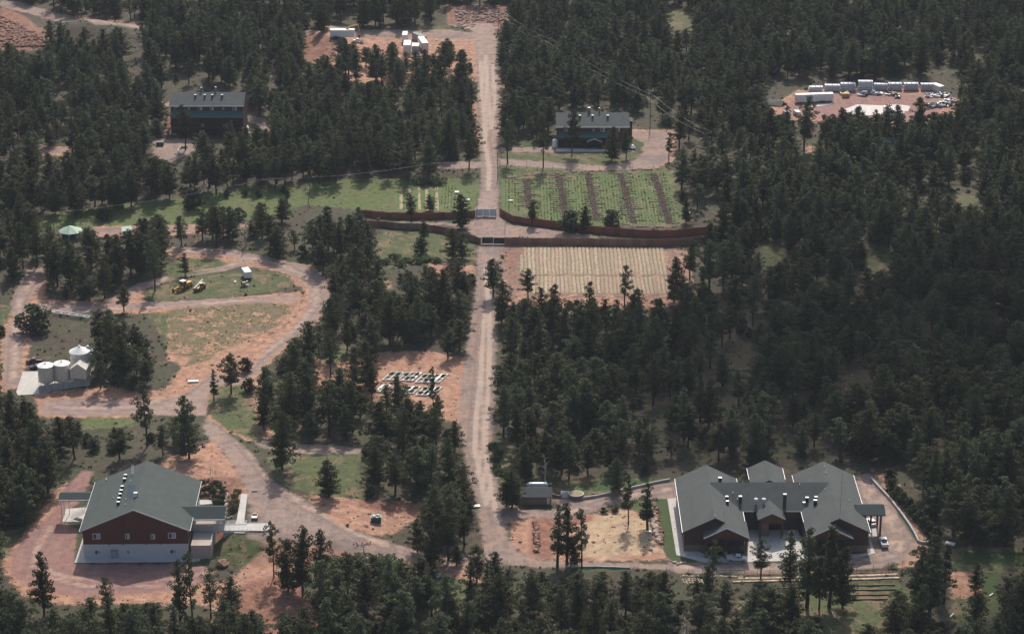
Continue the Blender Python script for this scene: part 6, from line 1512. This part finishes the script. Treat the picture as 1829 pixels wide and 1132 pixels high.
def planters():
    rd = random.Random(8)
    def block(px0, px1, py, cols, depth, label):
        a, b = P(px0, py), P(px1, py); L = b.x-a.x; R = thing('planter_frame', label, 'planter', a); mb = MB(); sk = .42; w_ = L/cols
        def q(x, y): return (x+sk*y, y)
        def bar(x0, x1, y0, y1, z): A_ = [q(x0,y0), q(x1,y0), q(x1,y1), q(x0,y1)]; mb.slab([(x,y,z) for x, y in A_], z+.1)
        bar(0, L, 0, .2, .45); bar(0, L, depth/2-.12, depth/2+.1, .44); bar(0, L, depth-.2, depth, .45)
        for i in range(cols+1):
            ww = rd.choice((.2,.25,.7)); x = min(max(0, i*w_-ww/2), L-ww); bar(x, x+ww, .01, depth-.01, .46+.002*i)
        mb.build('frame', M['white'], R)
        for i in range(cols):
            for j in range(2):
                if rd.random() < .2: continue
                c = q(i*w_+w_/2, depth*(.27 if j == 0 else .73)); cl = [((c[0]+rd.uniform(-.4,.4)*w_*.6, c[1]+rd.uniform(-.8,.8), .35), .6*rd.uniform(.7,1.3)) for _ in range(int(8+w_*3))]
                link(bpy.data.objects.new('plants', foliage_mesh('plants', cl, M['leaves'], 40, .18, i*7+j, .8)), R)
    block(682, 706, 680, 2, 6.5, 'leftmost white planter frame in the back row on the orange clearing')
    block(709, 738, 681, 3, 6.5, 'broad white planter frame with few plants in the back row')
    block(741, 785, 684, 4, 6.5, 'long white planter frame full of plants at the right of the back row')
    block(669, 686, 701, 2, 5.5, 'white planter frame half hidden at the left of the front row')
    block(700, 738, 704, 3, 5.5, 'white planter frame hidden behind the front pine')
    block(742, 774, 707, 3, 6.5, 'white planter frame at the right of the front row')
planters()
# small loose things
def plank(name, px, py, L, yaw, w_, h, label, mat='white', cat='board', group=None, z=.05):
    c, s = math.cos(yaw), math.sin(yaw); R = thing(name, label, cat, P(px, py), yaw, group)
    MB().box(-L/2, L/2, -w_/2, w_/2, z, z+h).build('board', M[mat], R); MB().box(-L/2+.2, -L/2+.35, -w_/2-.1, w_/2+.1, 0, z).box(L/2-.35, L/2-.2, -w_/2-.1, w_/2+.1, 0, z).build('bearer', M['pole'], R)
for i, (x, y, L, yw) in enumerate([(752,1046,4,.3),(758,1043,5,.7),(764,1038,6,.6),(770,1033,5,.5),(748,1048,3,-.2),(760,1049,3.5,.1),(775,1028,4,.6)]):
    plank('white_board', x, y, L, yw, .5, .18, 'white board in the loose heap below the bottom dirt road', group='boards below the bottom dirt road')
plank('white_pipe', 799, 1015, 2.6, 1.2, .2, .2, 'short white pipe on the dirt near the road junction')
plank('white_slab', 345, 682, 3.4, .1, 1.2, .4, 'pale slab lying on the grass tuft of the lower dirt road')
plank('bench_table', 1697, 975, 2.6, -.5, 1.6, .3, 'white table by the end of the curved kerb wall', z=.7, cat='table')
plank('log_trough', 657, 997, 1.5, 0, .6, .3, 'white box on the bank below the bottom dirt road')
plank('drain_cover', 455, 877, 1.6, 0, .7, .25, 'dark blue box lying on the gravel by the lodge path', mat='dark_blue', cat='box')
plank('white_board', 1157, 950, 1.8, 0, .7, .3, 'small white trough under the dense columnar pine')
plank('white_box', 816, 345, 1.6, 0, 1.6, .6, 'small white box in the left garden', cat='box'); plank('white_box', 835, 359, 1.6, 0, 1.4, .7, 'small white box on the orange soil by the left garden', cat='box')
plank('white_box', 420, 505, .8, 0, .8, .5, 'tiny white box on the grass left of the box trailer', cat='box'); plank('white_box', 912, 360, 1.8, 0, .8, .5, 'white box at the foot of the tall pale mast', cat='box')
plank('white_sack', 851, 905, 2.2, .3, 1.4, .4, 'pale heap on the left shoulder of the main road', cat='heap')
plank('white_board', 1770, 1063, 2.0, .9, .3, .3, 'white pole on the lower right lawn'); plank('white_board', 1700, 1099, 2.2, 1.0, .3, .25, 'white pole below the dirt patch at the bottom right')
for i, (x, y, L, yw) in enumerate([(1572,592,7,1.2),(1586,560,6,-.7),(1779,597,7,1.9),(1795,690,6,1.4),(1340,660,8,.1),(1472,592,6,-.8),(1380,748,7,.2),(1488,1097,5,1.7),(1735,480,5,1.0),(1690,520,6,-.4),(1400,352,6,.3),(1050,110,6,.8),(1750,300,7,-.2)]):
    lg = MB().path([(-L/2,0,.25),(0,.1,.3),(L/2,-.1,.2)], [.2,.17,.1], 6); lg.tube((L*.1,0,.3), (L*.25,.9,.8), .07, .03, 4)
    o = lg.build('fallen_log', M['snag']); o.location = P(x, y); o.rotation_euler.z = yw; tag(o, 'pale bare fallen log lying in the dark wood', 'log', 'fallen logs in the wood')
def conveyor():
    R = thing('conveyor', 'long grey trailer frame lying in the pines above the silos', 'frame', P(128, 566), -.35)
    f = MB()
    for y in (-.7,.7): f.box(-7, 7, y-.12, y+.12, .8, 1.15)
    for x in (-6.8,-4,-1,2,5,6.8): f.box(x-.1, x+.1, -.58, .58, .85, 1.05)
    f.build('frame', M['galv'], R); wheels(R, [(-4,-1),(-4,1),(4,-1),(4,1)], .45, .3, 'y')
conveyor()
# ---------------------------------------------------------------- low growth and stones nobody could count
SLM = np.full(GX.shape, -7.0)
for pl in SLABS: SLM = np.maximum(SLM, sdist(GX, GY, pl))
def scatter(n, seed, want, ylim=(520, 1150)):
    r = random.Random(seed); out = []; t = 0
    while len(out) < n and t < n*40:
        t += 1; y = ylim[0]+(ylim[1]-ylim[0])*r.random()**1.15; x = r.uniform(-1, 1)*(y*.23+10); i, j = GYX(x, y)
        if SLM[i, j] > -1.2 or AT['gravel'][i, j] > -.4 or AT['pink'][i, j] > -.3 or AT['crop'][i, j] > -2 or any(a-1 < x < b+1 and c-1 < y < d+1 for a, b, c, d in BLD): continue
        if r.random() < want(i, j, r): out.append((x, y, float(gz(x, y))))
    return out
def cover(name, label, pts, mat, lo, hi, seed, per=5, flat=.45):
    r = random.Random(seed); cl = []
    for x, y, z in pts:
        R = r.uniform(lo, hi)*(1.8 if r.random() < .12 else 1); cl.append(((x, y, z+R*.2), R))
    r2 = np.random.default_rng(seed); V = []; T = []
    C = np.array([c for c, _ in cl]); Rr = np.array([q for _, q in cl]); C = np.repeat(C, per, 0); Rr = np.repeat(Rr, per)
    n = len(C); d = r2.normal(size=(n, 3)); d /= np.linalg.norm(d, axis=1)[:, None]; d[:, 2] = np.abs(d[:, 2])*flat
    p = C+d*(Rr*r2.uniform(.2, 1, n))[:, None]; nn = d*.6+r2.normal(size=(n, 3))*.5+np.array([0,0,.5]); nn /= np.linalg.norm(nn, axis=1)[:, None]
    a = np.cross(nn, r2.normal(size=(n, 3))); a /= np.linalg.norm(a, axis=1)[:, None]; b = np.cross(nn, a); s = (Rr*.55*r2.uniform(.5, 1.2, n))[:, None]
    Vv = np.stack([p-a*s, p-b*s*.7, p+a*s, p+b*s*.7], 1).reshape(-1, 3); T = np.repeat(np.clip(np.repeat(r2.normal(.5, .25, n//per), per), 0, 1), 4)
    me = bpy.data.meshes.new(name); me.vertices.add(len(Vv)); me.vertices.foreach_set('co', Vv.ravel().astype(np.float32))
    me.loops.add(len(Vv)); me.loops.foreach_set('vertex_index', np.arange(len(Vv), dtype=np.int32)); nf = len(Vv)//4
    me.polygons.add(nf); me.polygons.foreach_set('loop_start', np.arange(0, len(Vv), 4, dtype=np.int32)); me.update(calc_edges=True)
    at = me.attributes.new('tuft', 'FLOAT', 'POINT'); at.data.foreach_set('value', T.astype(np.float32)); me.materials.append(M[mat])
    o = bpy.data.objects.new(name, me); link(o); o['kind'] = 'stuff'; o['label'] = label
M['plants'] = needle_mat('garden_leaves', (.11,.15,.04)); M['weed'] = needle_mat('dry_weeds', (.18,.18,.07)); M['scrub'] = needle_mat('green_scrub', (.078,.096,.034))
cover('grass_tufts', 'tufts of grass and weeds on open ground', scatter(8000, 5, lambda i, j, r: 0 if AT['garden'][i, j] > -2 else (.9 if AT['grass'][i, j] > -2 else (.07 if AT['orange'][i, j] > 0 else .2))), 'weed', .12, .36, 1, 6, .25)
cover('undergrowth', 'low green scrub under and between the pines', scatter(9000, 6, lambda i, j, r: .75 if AT['orange'][i, j] < 0 and AT['grass'][i, j] < -1 and AT['garden'][i, j] < -1 and AT['lawn'][i, j] < -1 else .015), 'scrub', .3, .9, 2, 9, .6)
def stones(n, seed, mat, lo, hi, name, label):
    r = random.Random(seed); mb = MB()
    for x, y, z in scatter(n, seed, lambda i, j, r: .8 if AT['orange'][i, j] > -1.5 or AT['red'][i, j] > -1 else .04): mb.rock((x, y, z+.03), r.uniform(lo, hi)*(2 if r.random() < .06 else 1), .6, r)
    o = mb.build(name, M[mat]); o['kind'] = 'stuff'; o['label'] = label
stones(1500, 9, 'rock', .12, .38, 'loose_stones', 'loose reddish stones on bare soil'); stones(700, 10, 'rock_pale', .1, .3, 'pale_stones', 'loose pale stones on bare soil')
_gp = [(round(x/1.25)*1.25+random.Random(k).uniform(-.2,.2), y, z) for k, (x, y, z) in enumerate(scatter(5200, 12, lambda i, j, r: 1 if AT['garden'][i, j] > .8 else 0, (760, 930)))]
cover('garden_plants', 'rows of small plants in the green gardens', _gp, 'plants', .12, .32, 8, 5, .4)
# ---------------------------------------------------------------- haze: one closed box of even air round the camera and the scene
hz = MB().box(-9500, 9500, -6500, 14500, -12, H+6).build('haze', bpy.data.materials.new('haze_air')); tag(hz, 'thin haze in the valley air', kind='stuff')
hm = hz.data.materials[0]; hm.use_nodes = True; n_ = hm.node_tree.nodes; n_.remove(n_['Principled BSDF'])
pv = n_.new('ShaderNodeVolumePrincipled'); pv.inputs['Color'].default_value = (.78,.86,.97,1); pv.inputs['Density'].default_value = .000042; pv.inputs['Anisotropy'].default_value = .0
hm.node_tree.links.new(pv.outputs[0], n_['Material Output'].inputs['Volume'])
# ---------------------------------------------------------------- thin clouds, unseen beyond the frame, placed so their shade dims the woods on the right
cm_ = bpy.data.materials.new('thin_cloud'); cm_.use_nodes = True; n2 = cm_.node_tree.nodes; n2.remove(n2['Principled BSDF'])
tb = n2.new('ShaderNodeBsdfTransparent'); df = n2.new('ShaderNodeBsdfDiffuse'); df.inputs[0].default_value = (.85,.86,.88,1); mx_ = n2.new('ShaderNodeMixShader'); mx_.inputs[0].default_value = .22
cm_.node_tree.links.new(tb.outputs[0], mx_.inputs[1]); cm_.node_tree.links.new(df.outputs[0], mx_.inputs[2]); cm_.node_tree.links.new(mx_.outputs[0], n2['Material Output'].inputs[0])
def cloud(tx, ty, wx, wy, n, seed, label):
    rd = random.Random(seed); mb = MB(); c = Vector((tx, ty, 0))+sd_*(1500/sd_.z)
    for i in range(n):
        a = rd.random()*6.28; q = rd.random()**.6; r = rd.uniform(22, 48)*(1.1-q*.4)
        x, y = q*math.cos(a)*wx, q*math.sin(a)*wy
        prof = [(r*math.sin(math.pi*k/8)+.01, -r*.45*math.cos(math.pi*k/8)) for k in range(9)]
        mb.lathe(prof, (x, y, rd.uniform(-15, 25)), 16)
    o = mb.build('cloud', cm_, smooth=True); o.location = c; tag(o, label, 'cloud')
cloud(150, 745, 95, 85, 34, 5, 'thin white cloud high above the dark wood on the right')
cloud(235, 640, 70, 75, 20, 6, 'thin white cloud high above the right edge of the valley')
cloud(175, 535, 75, 40, 16, 9, 'added unseen cloud shading the lower right corner of the valley')  # out of view, added to darken the overly bright lower right grass
cloud(72, 715, 42, 48, 14, 12, 'added unseen cloud shading the wood behind the long building')  # out of view, added to shade the sunlit gaps between these pines
